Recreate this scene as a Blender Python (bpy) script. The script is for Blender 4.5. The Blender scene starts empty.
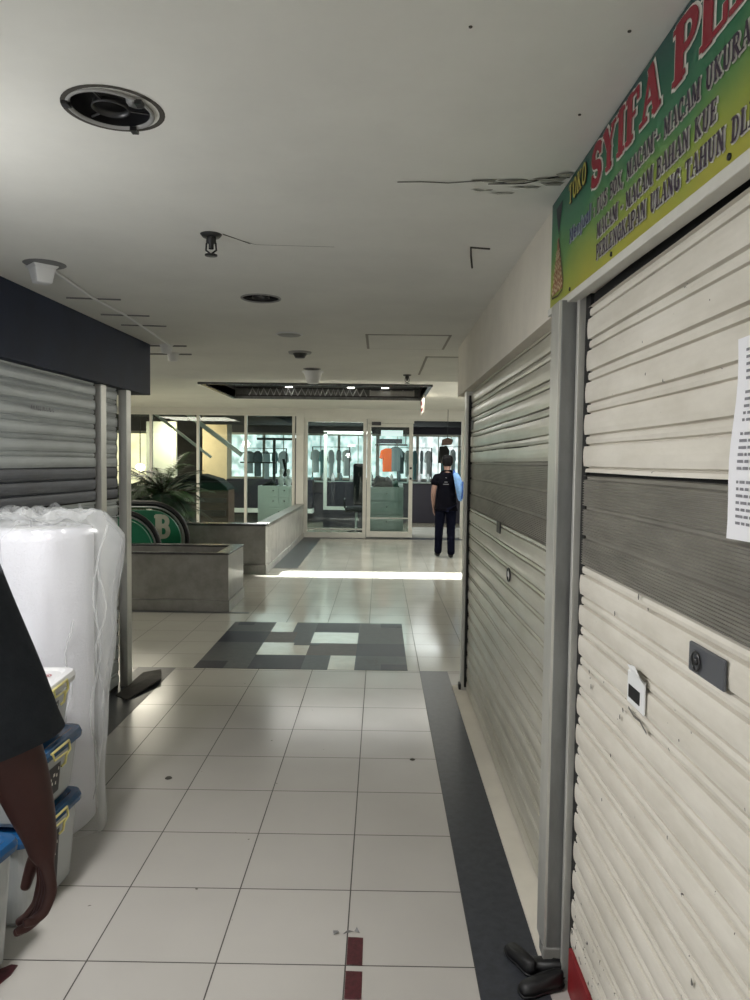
import bpy, bmesh, math, random
from mathutils import Vector, Matrix
random.seed(7)
R = math.radians
scn = bpy.context.scene
COL = scn.collection

# ------------------------------------------------------------------ camera
cam_d = bpy.data.cameras.new('camera')
cam = bpy.data.objects.new('camera', cam_d)
COL.objects.link(cam)
Fv = Vector((-0.00695953, 0.99868394, -0.050813))
Rv = Vector((0.99989707, 0.00758753, 0.01217658))
Uv = Vector((-0.0125461, 0.05072303, 0.99863395))
cam.matrix_world = Matrix(((Rv.x, Uv.x, -Fv.x, 0.08922), (Rv.y, Uv.y, -Fv.y, -5.40192),
                           (Rv.z, Uv.z, -Fv.z, 1.54944), (0, 0, 0, 1)))
cam_d.sensor_fit = 'VERTICAL'
cam_d.sensor_height = 24.0
cam_d.lens = 24.0 * 739.13 / 1000.0
cam_d.clip_start = 0.05
cam_d.clip_end = 100
scn.camera = cam

# ------------------------------------------------------------------ colour management, world, lights
scn.view_settings.view_transform = 'Standard'
scn.view_settings.look = 'None'
scn.view_settings.gamma = 1
scn.view_settings.use_curve_mapping = False
scn.view_settings.exposure = 0.02

world = bpy.data.worlds.new('world')
scn.world = world
world.use_nodes = True
bg = world.node_tree.nodes['Background']
bg.inputs[0].default_value = (0.97, 0.98, 1.0, 1)
bg.inputs[1].default_value = 4.2

def area(name, loc, target, sx, sy, power, color=(1, 1, 1), spread=180):
    d = bpy.data.lights.new(name, 'AREA')
    d.shape = 'RECTANGLE'; d.size = sx; d.size_y = sy
    d.energy = power; d.color = color; d.spread = R(spread)
    o = bpy.data.objects.new(name, d); COL.objects.link(o)
    o.location = loc
    o.rotation_euler = (Vector(target) - Vector(loc)).to_track_quat('-Z', 'Y').to_euler()

    return o

def point(name, loc, power, radius, color=(1, 1, 1)):
    d = bpy.data.lights.new(name, 'POINT'); d.energy = power; d.shadow_soft_size = radius; d.color = color
    o = bpy.data.objects.new(name, d); COL.objects.link(o); o.location = loc
    return o
area('lamp_over_stall', (-1.02, -3.86, 2.20), (-0.9, -3.6, 0), 0.2, 0.2, 36, (1.0, 0.98, 0.965))
point('stall_uplight_fill', (-1.16, -3.60, 1.80), 9, 0.07, (1.0, 0.985, 0.97))  # added unseen point fill that lifts the near ceiling
point('left_hall_fill', (-4.3, 0.7, 2.1), 62, 0.12, (1.0, 0.96, 0.86))  # added fill hidden behind the left shop, brightens planter and parapet fronts
point('right_hall_fill', (2.6, 5.2, 2.2), 62, 0.12, (1.0, 0.97, 0.88))  # added fill hidden behind the right shutters, brightens the far ceiling
area('corridor_daylight', (-3.4, -8.2, 1.7), (0.4, -3.2, 1.7), 2.0, 1.6, 45, (1.0, 0.99, 0.97))
area('hall_lamp', (0.0, 6.2, 2.55), (0.0, 6.2, 0), 3.2, 0.5, 48, (1.0, 0.99, 0.93))
slot = area('atrium_slot_light', (-1.6, 5.36, 5.6), (0.05, 4.72, 0), 3.0, 0.05, 75, (1.0, 1.0, 0.94), 7)
_z = (Vector((-1.6, 5.36, 5.6)) - Vector((0.05, 4.72, 0))).normalized()
_x = (Vector((1, 0, 0)) - _z * _z.x).normalized(); _y = _z.cross(_x)
slot.matrix_world = Matrix(((_x.x, _y.x, _z.x, -1.6), (_x.y, _y.y, _z.y, 5.36), (_x.z, _y.z, _z.z, 5.6), (0, 0, 0, 1)))
area('store_lamp_near_glass', (-0.6, 11.6, 2.58), (-0.6, 11.6, 0), 4.4, 0.8, 150, (0.93, 1.0, 0.97))
area('store_lamp_warm', (-5.0, 12.2, 2.4), (-4.5, 13.2, 1.0), .5, .5, 50, (1.0, 0.84, 0.58))
area('left_hall_lamp', (-4.3, 6.8, 2.55), (-4.3, 6.8, 0), 1.6, 1.6, 80, (1.0, 0.93, 0.76))


# ------------------------------------------------------------------ materials
MATS = {}
def nt(name):
    m = bpy.data.materials.new(name); m.use_nodes = True
    n = m.node_tree; return m, n, n.nodes['Principled BSDF']

def mat(name, col, rough=0.5, metal=0.0, noise=0.0, nscale=8.0, spec=0.5, col2=None, bump=0.0, bscale=60.0,
        alpha=1.0, trans=0.0, stretch=(1, 1, 1), thr=None, coat=0.0, sss=0):
    m, n, b = nt(name)
    b.inputs['Roughness'].default_value = rough
    b.inputs['Metallic'].default_value = metal
    b.inputs['Specular IOR Level'].default_value = spec
    b.inputs['Alpha'].default_value = alpha
    b.inputs['Transmission Weight'].default_value = trans
    b.inputs['Coat Weight'].default_value = coat
    tc = n.nodes.new('ShaderNodeTexCoord'); mp = n.nodes.new('ShaderNodeMapping')
    mp.inputs['Scale'].default_value = stretch
    n.links.new(tc.outputs['Object'], mp.inputs[0])
    c2 = col2 or tuple(c * (1 - noise) for c in col)
    tx = n.nodes.new('ShaderNodeTexNoise'); tx.inputs['Scale'].default_value = nscale
    tx.inputs['Detail'].default_value = 6; tx.inputs['Roughness'].default_value = 0.65
    n.links.new(mp.outputs[0], tx.inputs['Vector'])
    cr = n.nodes.new('ShaderNodeValToRGB')
    lo, hi = thr or (0.35, 0.62)
    cr.color_ramp.elements[0].position = lo; cr.color_ramp.elements[1].position = hi
    cr.color_ramp.elements[0].color = (*c2, 1); cr.color_ramp.elements[1].color = (*col, 1)
    n.links.new(tx.outputs['Fac'], cr.inputs[0])
    n.links.new(cr.outputs[0], b.inputs['Base Color'])
    if bump:
        t2 = n.nodes.new('ShaderNodeTexNoise'); t2.inputs['Scale'].default_value = bscale
        n.links.new(mp.outputs[0], t2.inputs['Vector'])
        bp = n.nodes.new('ShaderNodeBump'); bp.inputs['Strength'].default_value = bump
        bp.inputs['Distance'].default_value = 0.01
        n.links.new(t2.outputs['Fac'], bp.inputs['Height']); n.links.new(bp.outputs[0], b.inputs['Normal'])
    MATS[name] = m
    return m

def emit(name, col, strength, noise=0.0, nscale=3.0, col2=None, stretch=(1, 1, 1)):
    m, n, b = nt(name)
    b.inputs['Base Color'].default_value = (*[c * 0.6 for c in col], 1)
    b.inputs['Emission Strength'].default_value = strength
    if noise:
        tc = n.nodes.new('ShaderNodeTexCoord'); mp = n.nodes.new('ShaderNodeMapping')
        mp.inputs['Scale'].default_value = stretch
        tx = n.nodes.new('ShaderNodeTexNoise'); tx.inputs['Scale'].default_value = nscale; tx.inputs['Detail'].default_value = 5
        cr = n.nodes.new('ShaderNodeValToRGB')
        cr.color_ramp.elements[0].position = 0.38; cr.color_ramp.elements[1].position = 0.6
        cr.color_ramp.elements[0].color = (*(col2 or [c * (1 - noise) for c in col]), 1)
        cr.color_ramp.elements[1].color = (*col, 1)
        n.links.new(tc.outputs['Object'], mp.inputs[0]); n.links.new(mp.outputs[0], tx.inputs['Vector'])
        n.links.new(tx.outputs['Fac'], cr.inputs[0]); n.links.new(cr.outputs[0], b.inputs['Emission Color'])
    else:
        b.inputs['Emission Color'].default_value = (*col, 1)
    MATS[name] = m
    return m

def speckle(m, col, scale=55, lo=0.70, hi=0.73, zmax=None, zlo=None):
    """chips of missing paint: a thresholded noise; below zmax they become denser"""
    n = m.node_tree; b = n.nodes['Principled BSDF']
    src = b.inputs['Base Color'].links[0].from_socket
    tc = n.nodes.new('ShaderNodeTexCoord')
    tx = n.nodes.new('ShaderNodeTexNoise'); tx.inputs['Scale'].default_value = scale; tx.inputs['Detail'].default_value = 3
    n.links.new(tc.outputs['Object'], tx.inputs['Vector'])
    val = tx.outputs['Fac']
    if zmax is not None:
        sp = n.nodes.new('ShaderNodeSeparateXYZ'); n.links.new(tc.outputs['Object'], sp.inputs[0])
        mr = n.nodes.new('ShaderNodeMapRange'); mr.inputs[1].default_value = zlo; mr.inputs[2].default_value = zmax
        mr.inputs[3].default_value = 0.16; mr.inputs[4].default_value = 0.0
        n.links.new(sp.outputs['Z'], mr.inputs[0])
        ad = n.nodes.new('ShaderNodeMath'); ad.operation = 'ADD'
        n.links.new(val, ad.inputs[0]); n.links.new(mr.outputs[0], ad.inputs[1]); val = ad.outputs[0]
    mr2 = n.nodes.new('ShaderNodeMapRange'); mr2.inputs[1].default_value = lo; mr2.inputs[2].default_value = hi
    n.links.new(val, mr2.inputs[0])
    mx = n.nodes.new('ShaderNodeMix'); mx.data_type = 'RGBA'
    n.links.new(mr2.outputs[0], mx.inputs['Factor']); n.links.new(src, mx.inputs['A'])
    mx.inputs['B'].default_value = (*col, 1)
    n.links.new(mx.outputs['Result'], b.inputs['Base Color'])

def tile_material(name, base, joint, T=0.4, ox=0.0, oy=0.0, width=0.0045, rough=0.16):
    m, n, b = nt(name)
    L = n.links.new
    tc = n.nodes.new('ShaderNodeTexCoord'); sp = n.nodes.new('ShaderNodeSeparateXYZ')
    L(tc.outputs['Object'], sp.inputs[0])
    def mth(op, a, bb=None):
        x = n.nodes.new('ShaderNodeMath'); x.operation = op
        for i, v in enumerate((a, bb)):
            if v is None: continue
            if isinstance(v, (int, float)): x.inputs[i].default_value = v
            else: L(v, x.inputs[i])
        return x.outputs[0]
    def axis(s, off):
        q = mth('DIVIDE', mth('SUBTRACT', s, off), T)
        fr = mth('FRACT', q); fl = mth('FLOOR', q)
        d = mth('MINIMUM', fr, mth('SUBTRACT', 1.0, fr))
        return d, fl
    dx, fx = axis(sp.outputs['X'], ox); dy, fy = axis(sp.outputs['Y'], oy)
    d = mth('MINIMUM', dx, dy)
    line = mth('LESS_THAN', d, width / T / 2)
    cb = n.nodes.new('ShaderNodeCombineXYZ'); L(fx, cb.inputs[0]); L(fy, cb.inputs[1])
    wn = n.nodes.new('ShaderNodeTexWhiteNoise'); L(cb.outputs[0], wn.inputs['Vector'])
    tx = n.nodes.new('ShaderNodeTexNoise'); tx.inputs['Scale'].default_value = 2.2; tx.inputs['Detail'].default_value = 7
    L(tc.outputs['Object'], tx.inputs['Vector'])
    v = mth('ADD', mth('MULTIPLY', wn.outputs['Value'], 0.05), mth('MULTIPLY', tx.outputs['Fac'], 0.16))
    v = mth('ADD', v, 0.86)
    ml = n.nodes.new('ShaderNodeVectorMath'); ml.operation = 'SCALE'
    ml.inputs[0].default_value = base; L(v, ml.inputs['Scale'])
    t3 = n.nodes.new('ShaderNodeTexNoise'); t3.inputs['Scale'].default_value = 17; t3.inputs['Detail'].default_value = 2
    L(tc.outputs['Object'], t3.inputs['Vector'])
    sp3 = mth('MULTIPLY', mth('GREATER_THAN', t3.outputs['Fac'], 0.765), 0.75)
    mx0 = n.nodes.new('ShaderNodeMix'); mx0.data_type = 'RGBA'
    L(sp3, mx0.inputs['Factor']); L(ml.outputs[0], mx0.inputs['A']); mx0.inputs['B'].default_value = (0.10, 0.09, 0.08, 1)
    mx = n.nodes.new('ShaderNodeMix'); mx.data_type = 'RGBA'
    L(line, mx.inputs['Factor']); L(mx0.outputs['Result'], mx.inputs['A']); mx.inputs['B'].default_value = (*joint, 1)
    L(mx.outputs['Result'], b.inputs['Base Color'])
    rr = mth('ADD', mth('MULTIPLY', tx.outputs['Fac'], 0.16), rough - 0.05)
    rr = mth('ADD', rr, mth('MULTIPLY', line, 0.5))
    L(rr, b.inputs['Roughness'])
    bp = n.nodes.new('ShaderNodeBump'); bp.inputs['Strength'].default_value = 0.5; bp.inputs['Distance'].default_value = 0.002
    L(mth('SUBTRACT', 1.0, line), bp.inputs['Height']); L(bp.outputs[0], b.inputs['Normal'])
    MATS[name] = m
    return m

def glass_mat(name, tint=(0.9, 0.97, 0.95), refl=0.10):
    m = bpy.data.materials.new(name); m.use_nodes = True
    n = m.node_tree; n.nodes.clear()
    o = n.nodes.new('ShaderNodeOutputMaterial'); t = n.nodes.new('ShaderNodeBsdfTransparent')
    g = n.nodes.new('ShaderNodeBsdfGlossy'); mx = n.nodes.new('ShaderNodeMixShader')
    fr = n.nodes.new('ShaderNodeFresnel'); fr.inputs[0].default_value = 1.5
    ad = n.nodes.new('ShaderNodeMath'); ad.operation = 'ADD'; ad.inputs[1].default_value = refl - 0.04
    t.inputs[0].default_value = (*tint, 1); g.inputs['Roughness'].default_value = 0.02
    n.links.new(fr.outputs[0], ad.inputs[0]); n.links.new(ad.outputs[0], mx.inputs[0])
    n.links.new(t.outputs[0], mx.inputs[1]); n.links.new(g.outputs[0], mx.inputs[2]); n.links.new(mx.outputs[0], o.inputs[0])
    MATS[name] = m
    return m

def film_mat(name, col, op=0.4, rough=0.25):
    """thin plastic film: partly transparent, partly milky with a glossy skin"""
    m = bpy.data.materials.new(name); m.use_nodes = True
    n = m.node_tree; n.nodes.clear()
    o = n.nodes.new('ShaderNodeOutputMaterial'); t = n.nodes.new('ShaderNodeBsdfTransparent')
    p = n.nodes.new('ShaderNodeBsdfPrincipled'); mx = n.nodes.new('ShaderNodeMixShader')
    p.inputs['Base Color'].default_value = (*col, 1); p.inputs['Roughness'].default_value = rough
    p.inputs['Specular IOR Level'].default_value = 0.8
    lw = n.nodes.new('ShaderNodeLayerWeight'); lw.inputs[0].default_value = 0.35
    mr = n.nodes.new('ShaderNodeMapRange'); mr.inputs[3].default_value = op; mr.inputs[4].default_value = min(1, op + 0.45)
    n.links.new(lw.outputs['Facing'], mr.inputs[0]); n.links.new(mr.outputs[0], mx.inputs[0])
    n.links.new(t.outputs[0], mx.inputs[1]); n.links.new(p.outputs[0], mx.inputs[2]); n.links.new(mx.outputs[0], o.inputs[0])
    MATS[name] = m
    return m

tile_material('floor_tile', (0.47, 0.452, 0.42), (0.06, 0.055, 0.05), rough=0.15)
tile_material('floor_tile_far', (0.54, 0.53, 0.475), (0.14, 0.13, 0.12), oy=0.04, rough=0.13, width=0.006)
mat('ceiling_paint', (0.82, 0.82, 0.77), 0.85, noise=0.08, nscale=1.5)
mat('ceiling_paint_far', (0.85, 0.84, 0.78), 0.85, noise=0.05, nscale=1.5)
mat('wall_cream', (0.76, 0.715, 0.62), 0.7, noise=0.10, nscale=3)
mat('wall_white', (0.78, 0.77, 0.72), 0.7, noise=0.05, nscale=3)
mat('dark_granite', (0.050, 0.054, 0.064), 0.32, spec=0.3, noise=0.3, nscale=30)
mat('navy_paint', (0.012, 0.021, 0.050), 0.55, spec=0.2, noise=0.25, nscale=3)
m_ = mat('cream_shutter', (0.71, 0.675, 0.60), 0.42, noise=0.10, nscale=5, stretch=(1, 0.6, 2), col2=(0.60, 0.565, 0.49))
speckle(m_, (0.05, 0.045, 0.04), 42, 0.735, 0.75, 0.42, 0.05)
m_ = mat('grey_green_shutter', (0.60, 0.585, 0.51), 0.28, metal=0.25, noise=0.18, nscale=4, stretch=(1, 0.5, 2), col2=(0.48, 0.46, 0.38))
speckle(m_, (0.10, 0.09, 0.07), 50, 0.76, 0.78)
mat('vent_band_metal', (0.30, 0.285, 0.25), 0.42, metal=0.35, noise=0.3, nscale=6, stretch=(1, 0.5, 3))
mat('blue_grey_shutter', (0.43, 0.47, 0.49), 0.40, metal=0.2, noise=0.2, nscale=5, stretch=(1, 0.5, 2))
mat('navy_vent_band', (0.070, 0.080, 0.11), 0.42, metal=0.2, noise=0.3, nscale=5)
mat('shutter_gap_black', (0.008, 0.008, 0.008), 0.8)
mat('post_grey', (0.235, 0.24, 0.235), 0.45, metal=0.3, noise=0.35, nscale=9, stretch=(1, 1, 0.25))
mat('aluminium', (0.62, 0.62, 0.58), 0.35, metal=0.5, noise=0.15, nscale=12, stretch=(1, 1, 0.3))
mat('white_frame', (0.74, 0.73, 0.67), 0.45, noise=0.06)
mat('shutter_grime', (0.16, 0.155, 0.14), 0.7, noise=0.4, nscale=20)
mat('red_paint', (0.26, 0.018, 0.022), 0.5, noise=0.35, nscale=9)
mat('granite_grey', (0.27, 0.265, 0.25), 0.28, noise=0.35, nscale=5, col2=(0.19, 0.185, 0.175))
mat('granite_dark_rim', (0.075, 0.075, 0.08), 0.25, noise=0.3, nscale=12)
mat('marble_white', (0.70, 0.69, 0.66), 0.25, noise=0.2, nscale=4)
mat('black_rubber', (0.010, 0.010, 0.012), 0.4)
mat('escalator_green', (0.010, 0.17, 0.085), 0.4, noise=0.15)
mat('letter_pale', (0.50, 0.50, 0.42), 0.6)
mat('black_plastic', (0.012, 0.012, 0.014), 0.45)
mat('dark_steel', (0.06, 0.06, 0.062), 0.35, metal=0.6)
mat('chrome', (0.55, 0.56, 0.56), 0.3, metal=0.9)
mat('white_plastic', (0.75, 0.76, 0.76), 0.4)
mat('grey_plastic', (0.30, 0.30, 0.29), 0.5)
mat('lock_grey', (0.085, 0.09, 0.10), 0.4)
mat('mat_navy', (0.018, 0.020, 0.036), 0.40, spec=0.15, noise=0.2, nscale=20)
mat('mat_slate', (0.075, 0.080, 0.085), 0.40, spec=0.15, noise=0.2, nscale=20)
mat('mat_brown', (0.085, 0.068, 0.062), 0.40, spec=0.15, noise=0.2, nscale=20)
mat('mat_blue_grey', (0.06, 0.072, 0.080), 0.40, spec=0.15, noise=0.2, nscale=20)
mat('mat_cream', (0.62, 0.59, 0.50), 0.18, noise=0.1)
mat('motif_ink', (0.03, 0.03, 0.03), 0.5)
mat('wine_tape', (0.085, 0.016, 0.022), 0.35, noise=0.5, nscale=60)
mat('paper_white', (0.80, 0.80, 0.83), 0.8)
mat('ink_grey', (0.22, 0.22, 0.24), 0.8)
mat('cardboard_dark', (0.085, 0.078, 0.07), 0.8, noise=0.3, nscale=14)
mat('foam_white', (0.82, 0.82, 0.88), 0.55, bump=0.25, bscale=90)
film_mat('plastic_film', (0.86, 0.88, 0.88), 0.22, 0.18)
film_mat('clear_box', (0.52, 0.55, 0.55), 0.58, 0.22)
mat('box_contents', (0.50, 0.50, 0.47), 0.7, noise=0.6, nscale=22)
mat('lid_blue', (0.010, 0.075, 0.20), 0.25, noise=0.2)
mat('lid_white', (0.70, 0.70, 0.70), 0.35)
mat('clamp_yellow', (0.66, 0.60, 0.22), 0.4)
mat('label_black', (0.012, 0.012, 0.014), 0.5)
mat('print_red', (0.45, 0.03, 0.05), 0.6)
mat('print_blue', (0.06, 0.07, 0.28), 0.6)
mat('skin_brown', (0.058, 0.023, 0.021), 0.5, noise=0.15, nscale=14, spec=0.3)
mat('skin_tan', (0.33, 0.20, 0.16), 0.5, noise=0.1, nscale=14)
mat('nail', (0.30, 0.17, 0.14), 0.35)
mat('shirt_slate', (0.030, 0.035, 0.043), 0.9, spec=0.15, noise=0.2, nscale=30, bump=0.15, bscale=200)
mat('shirt_black', (0.003, 0.003, 0.006), 0.9, spec=0.08)
mat('trouser_navy', (0.004, 0.005, 0.014), 0.9, spec=0.08)
mat('hair_black', (0.004, 0.004, 0.005), 0.6, spec=0.15, bump=0.5, bscale=150)
mat('shoe_black', (0.009, 0.009, 0.010), 0.5)
mat('bag_blue', (0.24, 0.46, 0.85), 0.7, noise=0.3, nscale=14)
mat('bag_strap', (0.03, 0.10, 0.40), 0.7)
mat('leaf_dark', (0.018, 0.055, 0.028), 0.5, noise=0.5, nscale=10)
mat('leaf_mid', (0.05, 0.13, 0.035), 0.5, noise=0.4, nscale=10)
mat('stem_brown', (0.05, 0.03, 0.02), 0.8)
mat('pot_dark', (0.03, 0.025, 0.022), 0.5)
mat('brown_wood', (0.11, 0.058, 0.038), 0.5, noise=0.4, nscale=5, stretch=(1, 1, 6))
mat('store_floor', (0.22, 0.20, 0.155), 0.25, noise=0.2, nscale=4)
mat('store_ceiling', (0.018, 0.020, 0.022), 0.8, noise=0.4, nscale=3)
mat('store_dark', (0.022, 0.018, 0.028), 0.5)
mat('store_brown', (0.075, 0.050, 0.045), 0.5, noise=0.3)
mat('column_tan', (0.78, 0.60, 0.40), 0.6, noise=0.1)
mat('cabinet_white', (0.86, 0.86, 0.82), 0.4)
mat('cabinet_grey', (0.26, 0.30, 0.28), 0.45)
mat('cloth_black', (0.010, 0.012, 0.012), 0.9, noise=0.3)
mat('cloth_green', (0.02, 0.06, 0.045), 0.9)
mat('cloth_orange', (0.90, 0.13, 0.015), 0.8)
mat('cloth_pale', (0.62, 0.70, 0.70), 0.8)
mat('cloth_teal', (0.10, 0.24, 0.25), 0.8)
mat('cloth_grey', (0.16, 0.20, 0.21), 0.8)
emit('window_glow', (0.90, 1.0, 0.98), 1.25, 1, 5.0, (0.34, 0.46, 0.45), (1.3, 1, 1))
emit('window_glow_warm', (1.0, 0.82, 0.52), 1.7, 1, 2.2, (0.8, 0.62, 0.38))
emit('lamp_glow', (1.0, 0.97, 0.88), 9.0)
emit('lamp_warm', (1.0, 0.80, 0.45), 14.0)
emit('sign_glow', (0.95, 1.0, 1.0), 1.0)
glass_mat('pane_glass', (0.86, 0.95, 0.93), 0.05)
mat('sign_yellow', (0.50, 0.44, 0.09), 0.5)
mat('sign_red', (0.27, 0.010, 0.026), 0.5)
mat('sign_white', (0.75, 0.74, 0.66), 0.5)
mat('sign_ink', (0.035, 0.018, 0.040), 0.5)
mat('sign_ink_blue', (0.018, 0.030, 0.12), 0.5)
mat('sign_back_white', (0.62, 0.61, 0.55), 0.6, noise=0.1)
mat('logo_brown', (0.30, 0.13, 0.06), 0.5)
mat('logo_dark', (0.05, 0.02, 0.03), 0.5)
mat('logo_cream', (0.62, 0.50, 0.30), 0.5)
mat('residue', (0.61, 0.565, 0.475), 0.7, noise=0.2, nscale=40)
mat('plaster_flake', (0.36, 0.35, 0.31), 0.9)
mat('plaster_dark', (0.07, 0.065, 0.055), 0.9)
mat('wire_grey', (0.20, 0.20, 0.20), 0.6)

# green to yellow printed sign face
def sign_face():
    m, n, b = nt('sign_print'); L = n.links.new
    tc = n.nodes.new('ShaderNodeTexCoord'); sp = n.nodes.new('ShaderNodeSeparateXYZ')
    L(tc.outputs['Object'], sp.inputs[0])
    tx = n.nodes.new('ShaderNodeTexNoise'); tx.inputs['Scale'].default_value = 3.2; tx.inputs['Detail'].default_value = 2
    L(tc.outputs['Object'], tx.inputs['Vector'])
    ad = n.nodes.new('ShaderNodeMath'); ad.operation = 'MULTIPLY_ADD'; ad.inputs[1].default_value = 0.22
    L(tx.outputs['Fac'], ad.inputs[0]); L(sp.outputs['Z'], ad.inputs[2])
    mr = n.nodes.new('ShaderNodeMapRange'); mr.inputs[1].default_value = 0.09; mr.inputs[2].default_value = 0.44
    L(ad.outputs[0], mr.inputs[0])
    cr = n.nodes.new('ShaderNodeValToRGB'); e = cr.color_ramp.elements
    e[0].position = 0; e[0].color = (0.34, 0.33, 0.035, 1)
    e[1].position = 1; e[1].color = (0.010, 0.060, 0.060, 1)
    for p, c in ((0.25, (0.25, 0.31, 0.04, 1)), (0.45, (0.10, 0.23, 0.055, 1)), (0.62, (0.03, 0.17, 0.075, 1)), (0.85, (0.012, 0.115, 0.07, 1))):
        x = e.new(p); x.color = c
    L(mr.outputs[0], cr.inputs[0]); L(cr.outputs[0], b.inputs['Base Color'])
    b.inputs['Roughness'].default_value = 0.45
    MATS['sign_print'] = m
sign_face()

# ------------------------------------------------------------------ mesh helpers
class MB:
    def __init__(s): s.v = []; s.f = []; s.smooth = []
    def add(s, vs, fs, sm=False):
        o = len(s.v); s.v += [tuple(v) for v in vs]
        s.f += [tuple(i + o for i in f) for f in fs]; s.smooth += [sm] * len(fs); return s
    def box(s, x0, x1, y0, y1, z0, z1):
        x0, x1 = sorted((x0, x1)); y0, y1 = sorted((y0, y1)); z0, z1 = sorted((z0, z1))
        return s.add([(x0, y0, z0), (x1, y0, z0), (x1, y1, z0), (x0, y1, z0), (x0, y0, z1), (x1, y0, z1), (x1, y1, z1), (x0, y1, z1)],
                     [(0, 3, 2, 1), (4, 5, 6, 7), (0, 1, 5, 4), (1, 2, 6, 5), (2, 3, 7, 6), (3, 0, 4, 7)])
    def obox(s, a, b, w, h):
        """bar of section w x h from a to b"""
        a = Vector(a); b = Vector(b); d = (b - a).normalized()
        up = Vector((0, 0, 1)) if abs(d.z) < 0.95 else Vector((1, 0, 0))
        u = d.cross(up).normalized() * w / 2; v = u.normalized().cross(d) * h / 2
        vs = [p + su * u + sv * v for p in (a, b) for su, sv in ((-1, -1), (1, -1), (1, 1), (-1, 1))]
        return s.add(vs, [(0, 1, 2, 3), (7, 6, 5, 4), (0, 4, 5, 1), (1, 5, 6, 2), (2, 6, 7, 3), (3, 7, 4, 0)])
    def tube(s, pts, r, seg=10, closed=False, caps=True):
        pts = [Vector(p) for p in pts]; n = len(pts); rs = r if isinstance(r, (list, tuple)) else [r] * n
        vs = []; prev = None
        for i, p in enumerate(pts):
            if closed: t = pts[(i + 1) % n] - pts[i - 1]
            else: t = pts[min(i + 1, n - 1)] - pts[max(i - 1, 0)]
            t.normalize()
            if prev is None:
                up = Vector((0, 0, 1)) if abs(t.z) < 0.9 else Vector((1, 0, 0))
                u = t.cross(up).normalized()
            else: u = (prev - t * prev.dot(t)).normalized()
            prev = u; w = t.cross(u)
            for k in range(seg):
                a = 2 * math.pi * k / seg
                vs.append(p + (u * math.cos(a) + w * math.sin(a)) * rs[i])
        fs = []
        for i in range(n if closed else n - 1):
            j = (i + 1) % n
            for k in range(seg):
                l = (k + 1) % seg
                fs.append((i * seg + k, i * seg + l, j * seg + l, j * seg + k))
        s.add(vs, fs, True)
        if caps and not closed:
            s.add(vs[:seg], [tuple(range(seg))]); s.add(vs[-seg:], [tuple(range(seg))[::-1]])
        return s
    def lathe(s, prof, c=(0, 0, 0), seg=32, ax='z', sm=True):
        vs = []
        for r, h in prof:
            for k in range(seg):
                a = 2 * math.pi * k / seg; p, q = r * math.cos(a), r * math.sin(a)
                vs.append({'z': (c[0] + p, c[1] + q, c[2] + h), 'y': (c[0] + p, c[1] + h, c[2] + q), 'x': (c[0] + h, c[1] + p, c[2] + q)}[ax])
        fs = []
        for i in range(len(prof) - 1):
            for k in range(seg):
                l = (k + 1) % seg; fs.append((i * seg + k, i * seg + l, (i + 1) * seg + l, (i + 1) * seg + k))
        return s.add(vs, fs, sm)
    def prism(s, poly, axis, d0, d1):
        """poly: 2D outline in the two other axes"""
        def P(a, b, d): return {'x': (d, a, b), 'y': (a, d, b), 'z': (a, b, d)}[axis]
        n = len(poly); vs = [P(a, b, d0) for a, b in poly] + [P(a, b, d1) for a, b in poly]
        fs = [tuple(range(n)), tuple(range(n, 2 * n))[::-1]] + [(i, i + n, (i + 1) % n + n, (i + 1) % n) for i in range(n)]
        return s.add(vs, fs)
    def map(s, fn): s.v = [tuple(fn(Vector(v))) for v in s.v]; return s
    def build(s, name, m, parent=None, bevel=0, subsurf=0, solid=0, normals=True):
        me = bpy.data.meshes.new(name)
        off = Vector(parent['_org']) if parent is not None and '_org' in parent.keys() else Vector((0, 0, 0))
        if parent is not None and parent.get('_rz'):
            rz = Matrix.Rotation(-parent['_rz'], 3, 'Z')
            vs = [rz @ (Vector(v) - off) for v in s.v]
        else: vs = [Vector(v) - off for v in s.v]
        org = Vector((0, 0, 0))
        me.from_pydata([tuple(v) for v in vs], [], s.f)
        me.polygons.foreach_set('use_smooth', s.smooth)
        me.update()
        if normals:
            b = bmesh.new(); b.from_mesh(me); bmesh.ops.recalc_face_normals(b, faces=b.faces); b.to_mesh(me); b.free()
        o = bpy.data.objects.new(name, me); COL.objects.link(o)
        me.materials.append(MATS[m] if isinstance(m, str) else m)
        if parent is not None:
            o.parent = parent
            o['_org'] = tuple(off + org)
            if parent.get('_rz'): o['_rz'] = parent['_rz']
        if bevel:
            bv = o.modifiers.new('bevel', 'BEVEL'); bv.width = bevel; bv.segments = 2; bv.limit_method = 'ANGLE'
        if subsurf:
            ss = o.modifiers.new('sub', 'SUBSURF'); ss.levels = subsurf; ss.render_levels = subsurf
        if solid:
            so = o.modifiers.new('solid', 'SOLIDIFY'); so.thickness = solid
        return o

def thing(name, label, cat, loc=(0, 0, 0), group=None, rz=0.0):
    o = bpy.data.objects.new(name, None); COL.objects.link(o)
    o.location = loc; o['_org'] = tuple(loc); o['label'] = label; o['category'] = cat
    o.empty_display_size = 0.1
    if rz: o.rotation_euler = (0, 0, rz); o['_rz'] = rz
    if group: o['group'] = group
    return o
def tag(o, label, cat, group=None, kind=None):
    o['label'] = label; o['category'] = cat
    if group: o['group'] = group
    if kind: o['kind'] = kind
    return o
def struct(o, label=None):
    o['kind'] = 'structure'
    if label: o['label'] = label
    return o
def dup(root, loc, label=None, group=None):
    r = root.copy(); COL.objects.link(r); r.location = loc
    if label: r['label'] = label
    if group: r['group'] = group
    for ch in list(root.children):
        c = ch.copy(); COL.objects.link(c); c.parent = r
        for g in list(ch.children):
            d = g.copy(); COL.objects.link(d); d.parent = c
    return r

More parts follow.
